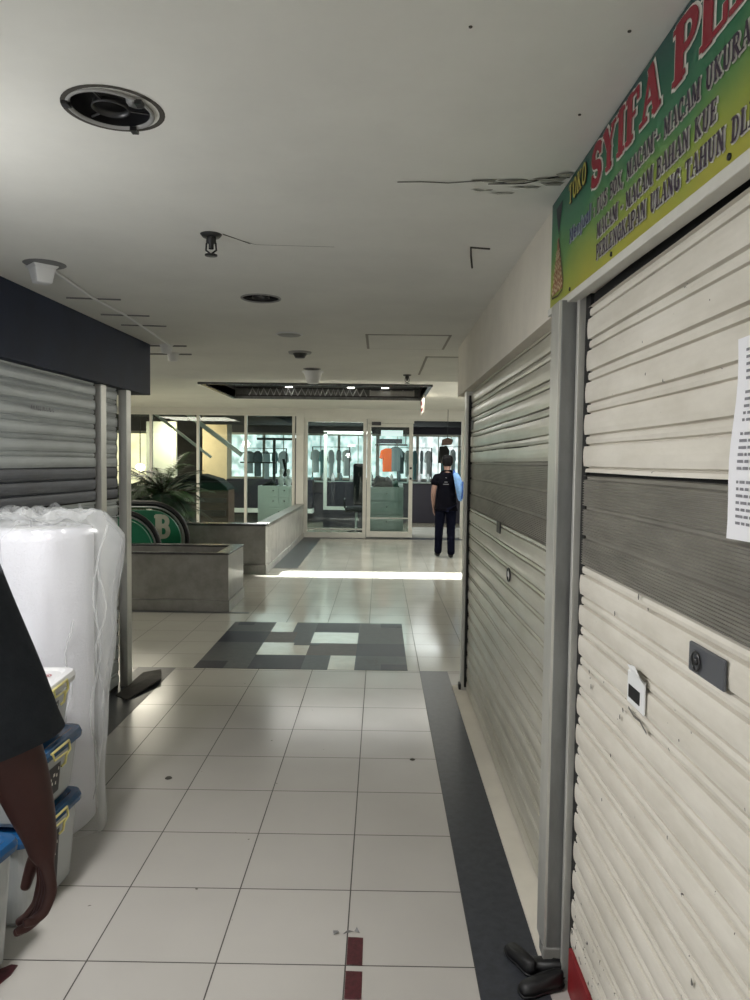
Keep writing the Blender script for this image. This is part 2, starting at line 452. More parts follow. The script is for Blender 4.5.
# ------------------------------------------------------------------ setting: floor
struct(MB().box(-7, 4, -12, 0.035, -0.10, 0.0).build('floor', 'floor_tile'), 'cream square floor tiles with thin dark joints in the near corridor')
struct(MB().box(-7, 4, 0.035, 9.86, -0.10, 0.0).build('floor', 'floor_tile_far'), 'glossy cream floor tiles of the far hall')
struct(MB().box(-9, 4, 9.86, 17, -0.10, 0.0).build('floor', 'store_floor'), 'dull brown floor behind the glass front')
struct(MB().box(0.74, 2.9, 9.86, 12.4, 0.0, 0.004).build('floor', 'floor_tile_far'), 'pale floor beyond the open doorway')
struct(MB().box(0.40, 0.605, -12, 0.035, 0.0, 0.0015).build('trim_1', 'dark_granite'), 'dark stone strip in the floor along the right shutters')
struct(MB().box(-1.70, -1.42, -12, 0.035, 0.0, 0.0015).build('trim_2', 'dark_granite'), 'dark stone strip in the floor along the left shutters')
struct(MB().box(-7, -1.235, 2.03, 2.095, 0.0, 0.0015).build('trim_3', 'dark_granite'), 'dark stone strip in front of the granite planter')

# patterned inlay between the two halls
mx0, my0, S = -1.29, 0.04, 0.4
def cell(m, c0, r0, c1, r1, z=0.0016):
    x0, x1 = mx0 + c0 * S, mx0 + c1 * S; y0, y1 = my0 + r0 * S, my0 + r1 * S
    return (m, x0, x1, y0, y1, z)
cells = [cell('mat_slate', 0, 3, 1, 4), cell('mat_navy', .12, 3.66, .5, 4, .0022), cell('mat_cream', 1, 3, 1.5, 4), cell('mat_blue_grey', 1.5, 3, 2, 4),
         cell('mat_navy', 2, 3, 3, 4), cell('mat_slate', 3, 3, 4, 4), cell('mat_navy', 3.5, 3.6, 4, 4, .0022),
         cell('mat_navy', 0, 2, 1, 3), cell('mat_brown', 1, 2, 1.62, 3), cell('mat_blue_grey', 1.62, 2, 2, 3), cell('mat_cream', 2, 2, 3, 3), cell('mat_slate', 3, 2, 4, 3),
         cell('mat_slate', 0, 1, 1, 2), cell('mat_cream', 1, 1, 2, 2), cell('mat_brown', 2, 1, 3, 2), cell('mat_blue_grey', 1.66, 1.8, 2.2, 2, .0022), cell('mat_navy', 3, 1, 4, 2),
         cell('mat_slate', 0, 0, 1, 1), cell('mat_navy', 0, 0, .55, .5, .0022), cell('mat_navy', 1, 0, 2, 1), cell('mat_blue_grey', 2, 0, 2.5, 1),
         cell('mat_cream', 2.5, 0, 3, 1), cell('mat_blue_grey', 3, 0, 4, 1), cell('mat_navy', 3.5, 0.05, 4, .4, .0022)]
inlay = thing('floor_inlay', 'patchwork inlay of navy, slate, brown and cream squares set in the tiled floor', 'floor inlay', (mx0, my0, 0))
inlay['kind'] = 'structure'
names = {'mat_slate': 'slate_square', 'mat_navy': 'navy_square', 'mat_cream': 'cream_square', 'mat_brown': 'brown_square', 'mat_blue_grey': 'blue_grey_square'}
for m, x0, x1, y0, y1, z in cells:
    MB().box(x0, x1, y0, y1, 0.0002, z).build(names[m], m, inlay)
def stroke2d(mb, pts, w, P, closed=False):
    """flat ribbon along 2D points, P maps (a,b)->3D"""
    n = len(pts)
    for i in range(n - 1 if not closed else n):
        a = Vector(pts[i]); b = Vector(pts[(i + 1) % n]); d = b - a
        if d.length < 1e-6: continue
        d.normalize(); q = Vector((-d.y, d.x)) * w / 2; e = d * w * 0.25
        mb.add([P(*(a - q - e)), P(*(b - q + e)), P(*(b + q + e)), P(*(a + q - e))], [(0, 1, 2, 3)])
k = MB(); cx, cy = mx0 + 3.32 * S, my0 + .5 * S
stroke2d(k, [(cx - .05, cy + .07), (cx + .03, cy + .08), (cx + .05, cy + .02), (cx, cy - .01), (cx - .03, cy + .03), (cx + .01, cy + .05)], .012, lambda a, b: (a, b, .0021))
stroke2d(k, [(cx + .03, cy - .02), (cx + .06, cy - .07), (cx, cy - .09)], .012, lambda a, b: (a, b, .0021))
k.build('motif', 'motif_ink', inlay, normals=False)

# ------------------------------------------------------------------ setting: ceilings with round cut-outs
CZ = 2.38; CZ2 = 2.62
holes = [(-0.563, -3.605, 0.096), (-0.533, -1.585, 0.098), (-0.535, 1.26, 0.075)]
mb = MB()
def patch(mb, cx, cy, h, r, z):
    n = 32; vs = []
    for k in range(n):
        a = 2 * math.pi * k / n; c, s_ = math.cos(a), math.sin(a)
        q = h / max(abs(c), abs(s_)); vs.append((cx + r * c, cy + r * s_, z)); vs.append((cx + q * c, cy + q * s_, z))
    mb.add(vs, [(2 * k, 2 * k + 1, (2 * k + 3) % (2 * n), (2 * k + 2) % (2 * n)) for k in range(n)])
def rect(mb, x0, x1, y0, y1, z): mb.add([(x0, y0, z), (x1, y0, z), (x1, y1, z), (x0, y1, z)], [(0, 1, 2, 3)])
X0, X1, HB = -7, 4, 0.15
prev = -12
for cx, cy, r in holes:
    rect(mb, X0, X1, prev, cy - HB, CZ); rect(mb, X0, cx - HB, cy - HB, cy + HB, CZ); rect(mb, cx + HB, X1, cy - HB, cy + HB, CZ)
    patch(mb, cx, cy, HB, r, CZ); prev = cy + HB
rect(mb, X0, X1, prev, 2.2, CZ)
mb.add([(X0, 2.2, CZ), (X1, 2.2, CZ), (X1, 2.2, 2.9), (X0, 2.2, 2.9)], [(0, 1, 2, 3)])
mb.add([(X0, 2.2, 2.9), (X1, 2.2, 2.9), (X1, -12, 2.9), (X0, -12, 2.9)], [(0, 1, 2, 3)])
struct(mb.build('ceiling', 'ceiling_paint', normals=False), 'flat pale painted ceiling of the near corridor')
HX0, HX1, HY0, HY1 = -2.38, 0.74, 4.80, 7.15
mb = MB()
mb.box(X0, HX0, 2.2, 9.8, CZ2, CZ2 + .12).box(HX1, X1, 2.2, 9.8, CZ2, CZ2 + .12).box(HX0, HX1, 2.2, HY0, CZ2, CZ2 + .12).box(HX0, HX1, HY1, 9.8, CZ2, CZ2 + .12)
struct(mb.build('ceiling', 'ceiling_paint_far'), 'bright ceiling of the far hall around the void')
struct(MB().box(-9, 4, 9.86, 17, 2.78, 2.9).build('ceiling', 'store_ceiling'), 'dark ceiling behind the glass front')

# the void over the escalator: dark curb, steel and lamps of the floor above
struct(MB().box(HX0 - .05, HX1 + .05, HY0 - .04, HY0, CZ2 - .03, 3.3).box(HX0 - .05, HX1 + .05, HY1, HY1 + .04, CZ2 - .02, 3.3).box(HX0 - .05, HX0, HY0, HY1, CZ2 - .02, 2.95)
       .box(HX1, HX1 + .05, HY0, HY1, CZ2 - .02, 2.95).build('trim_4', 'granite_dark_rim'), 'dark curb around the ceiling void')
struct(MB().box(-7, 4, 2.2, 9.8, 6.0, 6.1).box(-7, 4, 2.15, 2.2, 2.9, 6.1).box(-7, 4, 9.8, 9.85, 2.74, 6.1).box(-7.05, -7, 2.2, 9.8, 2.74, 6.1).box(4, 4.05, 2.2, 9.8, 2.74, 6.1).build('ceiling', 'store_ceiling'), 'dark soffit of the floor above with unseen walls added to block world light')  # upper side walls are unseen additions keeping world light out of the void
struct(MB().box(HX0, HX1, HY1 - .02, HY1, CZ2 - .02, 3.3).build('trim_9', 'post_grey'), 'grey far side of the ceiling void')
truss = thing('steel_truss', 'bright metal lattice strung along the far side of the ceiling void', 'steel truss', (-.8, HY1 - .12, 2.7))
t = MB()
for zz in (2.645, 2.77): t.obox((HX0 + .03, HY1 - .12, zz), (HX1 - .03, HY1 - .12, zz), .02, .02)
t.build('chord', 'dark_steel', truss)
t = MB(); x = HX0 + .25; rnd = random.Random(2)
while x < HX1 - .9:
    d = rnd.uniform(.06, .13); t.tube([(x, HY1 - .12, 2.65), (x + d * .5, HY1 - .14, 2.765), (x + d, HY1 - .12, 2.65)], rnd.uniform(.006, .014), 6); x += d
t.build('lattice', 'chrome', truss)
t = MB()
for x in (HX1 - .85, HX1 - .68, HX1 - .5, HX1 - .3, HX1 - .12): t.box(x, x + .02, HY1 - .10, HY1 - .03, 2.65, 2.77)
t.box(HX1 - .85, HX1 - .1, HY1 - .06, HY1 - .05, 2.66, 2.75).build('grille', 'aluminium', truss)
for i, (x, y) in enumerate(((-1.45, 6.95), (-.42, 6.95), (.15, 6.95))):
    l = thing('tube_light', ('leftmost', 'middle', 'rightmost')[i] + ' small lit tube lamp inside the ceiling void', 'lamp', (x, y, 2.80), 'lamps in the ceiling void')
    MB().box(x - .12, x + .12, y - .02, y + .02, 2.80, 2.83).build('housing', 'dark_steel', l)
    MB().tube([(x - .06, y, 2.785), (x + .06, y, 2.785)], .006, 8).build('tube', 'lamp_glow', l)

# walls
struct(MB().box(0.90, 4, -6.3, -0.30, 0, 2.38).build('wall_right', 'wall_cream'))
struct(MB().box(-7, -2.25, -6.3, -0.40, 0, 2.38).build('wall_left', 'wall_cream'))
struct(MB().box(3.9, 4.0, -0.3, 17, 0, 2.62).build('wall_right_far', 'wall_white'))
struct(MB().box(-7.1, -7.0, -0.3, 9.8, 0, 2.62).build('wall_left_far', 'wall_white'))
struct(MB().box(-9.1, -9.0, 9.8, 17, 0, 2.9).box(-9, -7, 9.7, 9.86, 0, 2.9).build('wall_store_left', 'store_brown'))
# wall above and beside the glass front
struct(MB().box(-7, 4, 9.68, 9.86, 2.53, 2.75).box(-1.48, 4, 9.66, 9.86, 2.44, 2.53).build('wall_front_lintel', 'wall_white'))
struct(MB().box(-1.63, -1.475, 9.62, 9.86, 0, 2.53).build('wall_front_pier', 'wall_white'))
struct(MB().box(1.80, 4.0, 9.68, 9.86, 0, 2.44).build('wall_front_right', 'wall_white'))
struct(MB().box(-7, 4, -12.1, -12.0, 0, 2.38).build('wall_rear_blocker', 'wall_white'))  # unseen wall added to keep the bright world out of the glass reflections
struct(MB().box(-9, 4, 16.0, 16.1, 0, 2.9).build('wall_back', 'store_dark'))

# ------------------------------------------------------------------ roller shutters
def slat_rows(z0, z1, pitch, wide=0.66, depth=0.0075, bulge=0.002, phase=0.0):
    """rows (z, recess, narrow?) from bottom to top; recess is positive into the wall"""
    rows = []; z = z0 - phase
    while z < z1 - 1e-6:
        w = pitch * wide; g = min(.0075, pitch * .085); nz = z + w + g; ne = z + pitch - g
        for zz, d, nar in ((z, 0.0015, 0), (z + w * .25, -bulge * .3, 0), (z + w * .5, -bulge * .6, 0), (z + w * .75, -bulge * .3, 0), (z + w, 0.0015, 0),
                           (z + w + g * .35, depth, 1), (z + w + g * .65, depth, 1), (nz, .0035, 1), ((nz + ne) / 2, .0015, 1), (ne, .0035, 1),
                           (ne + g * .35, depth, 1), (ne + g * .65, depth, 1)):
            if z0 - 1e-6 <= zz <= z1 + 1e-6: rows.append((zz, d, nar))
        z += pitch
    return rows
def vent_rows(z0, z1, pitch, fine=0.0068):
    rows = []; n = int((z1 - z0) / pitch + .5); 
    for i in range(max(n, 1)):
        a = z0 + (z1 - z0) * i / n; b = z0 + (z1 - z0) * (i + 1) / n
        m_ = b - (b - a) * .16; k = int((m_ - a) / fine)
        for j in range(k + 1):
            z = a + (m_ - a) * j / k
            rows.append((z, 0.0, 0)); 
            if j < k: rows.append((z + (m_ - a) / k * .30, 0.0, 0)); rows.append((z + (m_ - a) / k * .42, .0035, 0)); rows.append((z + (m_ - a) / k * .88, .0035, 0))
        rows.append((m_ + .003, .008, 1)); rows.append((b - .003, .008, 1))
    rows.append((z1, 0, 0))
    return rows
def shutter_sheet(x, d, y0, y1, rows, seed=0, end_in=0.014, amp=0.0016, ny=26):
    """d=-1: faces -x, d=+1: faces +x"""
    rnd = random.Random(seed); ph = [rnd.uniform(0, 6.28) for _ in range(8)]
    mb = MB(); vs = []
    for zi, (z, rec, nar) in enumerate(rows):
        e = end_in if nar else 0.0
        for j in range(ny + 1):
            y = y0 + e + (y1 - y0 - 2 * e) * j / ny
            wv = amp * (math.sin(y * 3.1 + ph[0] + z * 2) + .6 * math.sin(y * 7.3 + ph[1] - z * 5) + .5 * math.sin(z * 13 + ph[2] + y * 2))
            vs.append((x - d * (rec + abs(wv)), y, z + .0009 * math.sin(y * 5 + ph[3] + z)))
    fs = [(i * (ny + 1) + j, i * (ny + 1) + j + 1, (i + 1) * (ny + 1) + j + 1, (i + 1) * (ny + 1) + j) for i in range(len(rows) - 1) for j in range(ny)]
    return mb.add(vs, fs)

# right near shutter (cream)
sh = thing('roller_shutter', 'cream painted roller shutter with grey slotted band, right foreground under the shop sign', 'roller shutter', (0.665, -4.4, 0))
XS = 0.666
Y0, Y1 = -6.2, -3.288
shutter_sheet(XS, -1, Y0, Y1, slat_rows(0.135, 1.268, .0872, depth=.013, wide=.62), 1).build('lower_slats', 'cream_shutter', sh, normals=False)
shutter_sheet(XS, -1, Y0, Y1, vent_rows(1.268, 1.520, .085), 2).build('vent_band', 'vent_band_metal', sh, normals=False)
shutter_sheet(XS, -1, Y0, Y1, slat_rows(1.520, 2.005, .0895, depth=.013, wide=.62, phase=.0895 * .72), 3).build('upper_slats', 'cream_shutter', sh, normals=False)
MB().box(XS - .006, XS + .006, Y0, Y1 - .006, 0.0, .130).build('bottom_rail', 'red_paint', sh)
MB().box(.652, .680, -3.252, -3.232, 0, 2.03).build('guide_rail', 'aluminium', sh, bevel=.002)
MB().box(XS + .006, .72, -3.30, -3.255, 0, 2.03).box(XS + .016, .72, Y0, -3.30, 0.14, 2.1).build('backing', 'shutter_gap_black', sh)
# fittings on it
lp = MB().box(XS - .009, XS - .002, -4.20, -4.060, 1.178, 1.232).build('lock_plate', 'lock_grey', sh, bevel=.004)
MB().tube([(XS - .013, -4.10 + .017 * math.cos(a), 1.203 + .017 * math.sin(a)) for a in [k * math.pi / 8 for k in range(16)]], .0022, 6, closed=True).build('key_ring', 'dark_steel', lp)
MB().lathe([(0, -.004), (.007, -.004), (.007, 0)], (XS - .011, -4.10, 1.203), 16, 'x').build('keyhole', 'black_plastic', lp)
sl = MB().box(XS - .006, XS - .002, -3.838, -3.730, 1.012, 1.085).build('slot_plate', 'white_plastic', sh, bevel=.0015)
MB().box(XS - .0075, XS - .005, -3.812, -3.742, 1.026, 1.055).build('slot_opening', 'shutter_gap_black', sl)
k = MB(); k.add([(XS - .010, -3.845, 1.082), (XS - .008, -3.775, 1.078), (XS - .009, -3.735, 1.098), (XS - .012, -3.79, 1.108), (XS - .020, -3.845, 1.098)], [(0, 1, 2, 4), (4, 2, 3)])
k.build('torn_tape', 'white_plastic', sl, solid=.001)
k = MB(); stroke2d(k, [(-3.735, .998), (-3.77, .990), (-3.81, .992), (-3.85, .980)], .006, lambda a, b: (XS - .0035, a, b))
k.build('scratch_mark', 'shutter_grime', sl, normals=False)
# a row of chips and dents as real little marks of bare metal
k = MB(); rnd = random.Random(5)
for (y, z) in ((-3.42, .99), (-3.43, .975), (-3.55, 1.0), (-3.70, .98), (-3.68, .955), (-4.33, 1.06), (-4.02, 1.03), (-3.98, .82), (-3.62, .84), (-4.11, .62), (-3.56, .70), (-3.78, 1.26), (-3.84, 1.245), (-3.62, 1.19), (-3.44, .955)):
    s_ = rnd.uniform(.003, .007)
    k = MB(); k.add([(XS - .0042, y + s_ * math.cos(a) * rnd.uniform(.5, 1.1), z + s_ * 1.3 * math.sin(a) * rnd.uniform(.5, 1.1)) for a in [j * math.pi / 3 for j in range(6)]], [tuple(range(6))])
    k.build('paint_chip', 'shutter_grime', sh, normals=False)

# paper notice
pn = thing('paper_notice', 'white printed paper sheet stuck on the cream shutter at the right edge', 'notice', (XS - .006, -4.29, 1.59))
k = MB(); nx, nz = 8, 10; vs = []
for j in range(nz + 1):
    for i in range(nx + 1):
        u, v = i / nx, j / nz
        y = -4.215 - .215 * u - .018 * (v - .0) + .018; z = 1.433 + .318 * v + .004 * u
        vs.append((XS - .008 - .006 * math.sin(v * 4 + u) ** 2 - .010 * max(0, .25 - v) - .006 * max(0, .2 - u), y, z))
k.add(vs, [(j * (nx + 1) + i, j * (nx + 1) + i + 1, (j + 1) * (nx + 1) + i + 1, (j + 1) * (nx + 1) + i) for j in range(nz) for i in range(nx)], True)
k.build('sheet', 'paper_white', pn, normals=False)
k = MB(); rnd = random.Random(3)
for r_ in range(26):
    v = .93 - r_ * .034; y = .13
    if r_ in (5, 11, 18): continue
    while y < .90:
        l = rnd.uniform(.03, .11); u0, u1 = y, min(y + l, .92)
        z = 1.433 + .318 * v
        def px(u): return XS - .0092 - .006 * math.sin(v * 4 + u) ** 2 - .010 * max(0, .25 - v) - .006 * max(0, .2 - u)
        def py(u): return -4.197 - .215 * u - .018 * v
        k.add([(px(u0), py(u0), z), (px(u1), py(u1), z), (px(u1), py(u1), z + .0045), (px(u0), py(u0), z + .0045)], [(0, 1, 2, 3)])
        y += l + .02
k.build('printed_lines', 'ink_grey', pn, normals=False)

# right far shutter (bare grey-green)
sh = thing('roller_shutter', 'dull grey-green roller shutter between the steel post and the far hall, right side', 'roller shutter', (.69, -1.7, 0))
XF = 0.686; Y0, Y1 = -3.11, -0.455
shutter_sheet(XF, -1, Y0, Y1, slat_rows(0.02, 1.262, .0885, wide=.70, depth=.013), 4, ny=22).build('lower_slats', 'grey_green_shutter', sh, normals=False)
shutter_sheet(XF, -1, Y0, Y1, vent_rows(1.262, 1.56, .098), 5, ny=22).build('vent_band', 'vent_band_metal', sh, normals=False)
shutter_sheet(XF, -1, Y0, Y1, slat_rows(1.56, 2.08, .098, wide=.62, depth=.013), 6, ny=22).build('upper_slats', 'grey_green_shutter', sh, normals=False)
MB().box(.655, .70, -.452, -.36, 0, 2.03).build('guide_rail', 'aluminium', sh, bevel=.002)
MB().box(.70, .73, -3.14, -.44, 0, 2.05).box(.672, .70, -.475, -.452, .04, 2.0).build('backing', 'shutter_gap_black', sh)
MB().box(.640, .675, -.44, -.375, 0, .05).build('rail_shoe', 'black_plastic', sh, bevel=.004)
MB().box(XF - .006, XF, -1.765, -1.665, 1.205, 1.262).build('slot_plate', 'dark_steel', sh, bevel=.002)
MB().tube([(XF - .004, -2.03 + .036 * math.cos(a), 1.042 + .03 * math.sin(a)) for a in [k * math.pi / 10 for k in range(20)]], .0035, 6, closed=True).build('pull_ring', 'dark_steel', sh)
MB().box(XF - .004, XF, -2.06, -2.0, 1.03, 1.055).build('lock_plate', 'white_plastic', sh, bevel=.001)
for z in (1.695, 1.80):
    MB().box(XF - .004, XF + .001, -.60, -.50, z - .03, z + .03).build('sticker', 'lock_grey' if z > 1.75 else 'sign_white', sh)
struct(MB().box(.605, .70, -3.2, -.34, 0, .012).build('trim_5', 'wall_cream'), 'narrow raised sill under the grey-green shutter')

# steel post between them
po = thing('steel_post', 'dirty grey steel post between the two right-hand shutters', 'post', (.64, -3.08, 0))
MB().box(.614, .672, -3.212, -3.115, .0, 2.03).build('post_box', 'post_grey', po, bevel=.002)
MB().box(.606, .615, -3.209, -3.112, .07, 2.03).build('face_strip', 'aluminium', po, bevel=.001)
MB().box(.604, .676, -3.218, -3.19, .0, .075).build('foot', 'granite_grey', po, bevel=.003)

# headers
struct(MB().box(.64, .90, -2.955, -.03, 2.03, CZ).build('wall_header_right', 'wall_cream'), 'cream box header over the grey-green shutter')
struct(MB().box(.655, .90, -6.3, -2.955, 2.03, CZ).build('wall_header_right', 'wall_cream'), 'header behind the shop sign')
struct(MB().box(.66, .90, -6.3, -6.2, 0, 2.03).build('wall_right_rear', 'wall_cream'))

# ------------------------------------------------------------------ lettering
def arc(cx, cy, rx, ry, a0, a1, n=8):
    return [(cx + rx * math.cos(R(a0 + (a1 - a0) * i / n)), cy + ry * math.sin(R(a0 + (a1 - a0) * i / n))) for i in range(n + 1)]
SF = 'serif'
def sf(x, y, w=.13): return ('h', [(x - w, y), (x + w, y)])
G = {
 'A': (.80, [('t', [(.42, 1), (.68, 0)]), ('h', [(.40, 1), (.14, 0)]), ('h', [(.24, .34), (.60, .34)]), sf(.14, 0), sf(.68, 0)]),
 'B': (.70, [('t', [(.18, 0), (.18, 1)]), ('m', [(.18, 1), (.40, 1)] + arc(.40, .77, .18, .23, 90, -90) + [(.18, .54)]), ('m', [(.18, .54), (.42, .54)] + arc(.42, .27, .20, .27, 90, -90) + [(.18, 0)]), ('h', [(.04, 0), (.2, 0)]), ('h', [(.04, 1), (.2, 1)])]),
 'C': (.68, [('t', arc(.40, .5, .27, .5, 55, 305, 14)), ('h', [(.60, .66), (.60, 1)]), ]),
 'D': (.74, [('t', [(.18, 0), (.18, 1)]), ('m', [(.18, 1), (.34, 1)] + arc(.34, .5, .28, .5, 90, -90, 12) + [(.18, 0)]), ('h', [(.04, 0), (.2, 0)]), ('h', [(.04, 1), (.2, 1)])]),
 'E': (.66, [('t', [(.18, 0), (.18, 1)]), ('h', [(.04, 1), (.58, 1), (.58, .80)]), ('h', [(.18, .52), (.44, .52)]), ('h', [(.04, 0), (.58, 0), (.58, .2)]), ('h', [(.44, .42), (.44, .62)])]),
 'F': (.62, [('t', [(.18, 0), (.18, 1)]), ('h', [(.04, 1), (.56, 1), (.56, .78)]), ('h', [(.18, .52), (.42, .52)]), sf(.18, 0, .14)]),
 'G': (.74, [('t', arc(.40, .5, .28, .5, 55, 320, 14)), ('h', [(.44, .42), (.68, .42)]), ('t', [(.62, .42), (.62, .08)]), ('h', [(.60, .68), (.60, 1)])]),
 'H': (.82, [('t', [(.18, 0), (.18, 1)]), ('t', [(.64, 0), (.64, 1)]), ('h', [(.18, .5), (.64, .5)]), sf(.18, 0), sf(.18, 1), sf(.64, 0), sf(.64, 1)]),
 'I': (.40, [('t', [(.20, 0), (.20, 1)]), sf(.20, 0, .15), sf(.20, 1, .15)]),
 'K': (.78, [('t', [(.18, 0), (.18, 1)]), ('h', [(.20, .42), (.60, 1)]), ('t', [(.34, .56), (.66, 0)]), sf(.18, 0), sf(.18, 1), sf(.66, 0), sf(.60, 1, .1)]),
 'L': (.64, [('t', [(.18, 0), (.18, 1)]), ('h', [(.04, 0), (.58, 0), (.58, .26)]), sf(.18, 1)]),
 'M': (.94, [('m', [(.16, 0), (.16, 1)]), ('t', [(.18, 1), (.46, .12)]), ('h', [(.46, .12), (.74, 1)]), ('t', [(.76, 0), (.76, 1)]), sf(.16, 0, .1), sf(.76, 0, .13), ('h', [(.04, 1), (.2, 1)]), ('h', [(.74, 1), (.9, 1)])]),
 'N': (.82, [('m', [(.18, 0), (.18, 1)]), ('t', [(.18, 1), (.64, 0)]), ('m', [(.64, 0), (.64, 1)]), sf(.18, 0, .1), ('h', [(.04, 1), (.2, 1)]), sf(.64, 1, .1)]),
 'O': (.76, [('t', arc(.38, .5, .26, .5, 0, 360, 20))]),
 'P': (.68, [('t', [(.18, 0), (.18, 1)]), ('m', [(.18, 1), (.38, 1)] + arc(.38, .73, .22, .27, 90, -90) + [(.18, .46)]), sf(.18, 0, .14), ('h', [(.04, 1), (.2, 1)])]),
 'R': (.76, [('t', [(.18, 0), (.18, 1)]), ('m', [(.18, 1), (.38, 1)] + arc(.38, .75, .20, .25, 90, -90) + [(.18, .5)]), ('t', [(.36, .5), (.64, 0)]), sf(.18, 0, .13), sf(.66, 0, .08), ('h', [(.04, 1), (.2, 1)])]),
 'S': (.64, [('t', arc(.33, .75, .22, .25, 40, 240, 9) + arc(.31, .25, .23, .25, 70, -140, 9)), ('h', [(.54, .72), (.54, .98)]), ('h', [(.08, .02), (.08, .28)])]),
 'T': (.70, [('t', [(.35, 0), (.35, 1)]), ('h', [(.06, .78), (.06, 1), (.64, 1), (.64, .78)]), sf(.35, 0, .14)]),
 'U': (.78, [('t', [(.18, 1), (.18, .3)] + arc(.40, .3, .22, .30, 180, 270, 5)), ('m', arc(.40, .3, .22, .30, 270, 360, 5) + [(.62, 1)]), sf(.18, 1), sf(.62, 1, .11)]),
 'X': (.76, [('t', [(.16, 1), (.62, 0)]), ('h', [(.60, 1), (.14, 0)]), sf(.14, 0, .1), sf(.62, 0, .1), sf(.16, 1, .1), sf(.60, 1, .1)]),
 'Y': (.76, [('t', [(.16, 1), (.38, .48)]), ('h', [(.62, 1), (.38, .48)]), ('t', [(.38, .48), (.38, 0)]), sf(.38, 0, .13), sf(.16, 1, .1), sf(.62, 1, .1)]),
 'e': (.54, [('t', [(.12, .34), (.44, .38)] + arc(.28, .33, .18, .31, 10, 310, 12))]),
 'n': (.58, [('t', [(.14, 0), (.14, .64)]), ('m', arc(.30, .44, .15, .20, 160, 0, 6) + [(.45, 0)])]),
 'j': (.34, [('t', [(.20, .64), (.20, -.12), (.04, -.24)]), ('t', [(.20, .84), (.20, .92)])]),
 'u': (.58, [('m', [(.13, .64), (.13, .2)] + arc(.28, .2, .15, .20, 180, 360, 6)), ('t', [(.45, .64), (.45, 0)])]),
 'a': (.56, [('t', arc(.26, .3, .17, .30, 20, 340, 12)), ('t', [(.45, .64), (.45, 0)])]),
 'l': (.28, [('t', [(.14, 0), (.14, 1)])]),
 ':': (.34, [('t', [(.16, .10), (.16, .20)]), ('t', [(.16, .50), (.16, .60)])]),
 ',': (.28, [('t', [(.14, .06), (.08, -.14)])]),
 '-': (.42, [('t', [(.08, .42), (.32, .42)])]),
 '2': (.30, [('h', arc(.15, .93, .09, .09, 160, -30, 6) + [(.04, .72), (.27, .72)])]),
 '8': (.7, [('t', arc(.35, .76, .20, .22, 0, 360, 16)), ('t', arc(.35, .26, .24, .26, 0, 360, 16))]),
}
def lettering(text, org, udir, vdir, height, width=None, fat=0.0, tw=.17, slant=0.0, norm=None, lift=0.0):
    """a mesh of slab-serif letters; udir is the reading direction"""
    udir = Vector(udir).normalized(); vdir = Vector(vdir).normalized(); org = Vector(org)
    adv = sum(.42 if c == ' ' else G[c][0] for c in text) + .06 * (len(text) - 1)
    sx = (width / (adv * height)) if width else 1.0
    mb = MB(); x = 0.0; nrm = Vector(norm) * lift if norm else Vector((0, 0, 0))
    for c in text:
        if c == ' ': x += .42 + .06; continue
        w, st = G[c]
        for kind, pts in st:
            t_ = {'t': tw, 'm': tw * .72, 'h': tw * .5}[kind] + fat
            def P(a, b): return org + udir * (a * height * sx) + vdir * (b * height) + nrm
            P2 = [(x + a + slant * b, b) for a, b in pts]
            # mitre-free ribbon plus round joints
            for i in range(len(P2) - 1):
                a, b = Vector(P2[i]), Vector(P2[i + 1]); d = (b - a)
                if d.length < 1e-6: continue
                d.normalize(); q = Vector((-d.y, d.x)) * t_ / 2; e = d * t_ * (.42 if (i in (0,)) or i == len(P2) - 2 else 0)
                nrm = nrm + (Vector(norm) * 1e-5 if norm else Vector((0, 0, 0)))
                mb.add([P(*(a - q - (e if i == 0 else d * 0))), P(*(b - q + (e if i == len(P2) - 2 else d * 0))), P(*(b + q + (e if i == len(P2) - 2 else d * 0))), P(*(a + q - (e if i == 0 else d * 0)))], [(0, 1, 2, 3)])
            for i in range(1, len(P2) - 1):
                nrm = nrm + (Vector(norm) * 1e-5 if norm else Vector((0, 0, 0)))
                mb.add([P(P2[i][0] + t_ / 2 * math.cos(k * math.pi / 4), P2[i][1] + t_ / 2 * math.sin(k * math.pi / 4)) for k in range(8)], [tuple(range(8))])
        x += w + .06
    return mb

# ------------------------------------------------------------------ shop sign
SX = .630; SZ = 2.052
sg = thing('shop_sign', 'long green and yellow shop name sign over the cream shutter', 'sign', (SX, -2.985, SZ))
MB().prism([(-2.985, SZ), (-5.6, 1.988), (-5.6, CZ - .003), (-2.985, CZ - .003)], 'x', SX, SX + .024).build('sign_board', 'sign_print', sg)
k = MB(); k.add([(SX - .002, -2.96, 2.030), (.662, -2.96, 2.030), (.662, -2.96, SZ), (SX - .002, -2.96, SZ), (SX - .002, -5.6, 1.965), (.662, -5.6, 1.965), (.662, -5.6, 1.99), (SX - .002, -5.6, 1.99)],
      [(0, 1, 2, 3), (4, 5, 6, 7), (0, 1, 5, 4), (1, 2, 6, 5), (2, 3, 7, 6), (3, 0, 4, 7)])
k.build('sign_ledge', 'sign_back_white', sg, bevel=.002)
ud, vd, nn = (0, -1, 0), (0, 0, 1), (-1, 0, 0)
def sign_text(name, text, y, z, h, w, m, mo, tw=.17, out=.09, slant=0.0, rise=0.0):
    u = Vector((0, -1, rise)).normalized()
    def adv(t): return sum(.42 if c == ' ' else G[c][0] for c in t) + .06 * len(t)
    sc = w / adv(text); pos = 0
    for wd in text.split(' '):
        org = Vector((SX, y, z)) + u * (adv(text[:pos]) * sc)
        ww = (adv(wd) - .06) * sc
        a = lettering(wd, org, u, vd, h, ww, 0, tw, slant, nn, .0034).build(name, m, sg, normals=False)
        lettering(wd, org, u, vd, h, ww, out, tw, slant, nn, .0010).build(name + '_outline', mo, a, normals=False)
        pos += len(wd) + 1
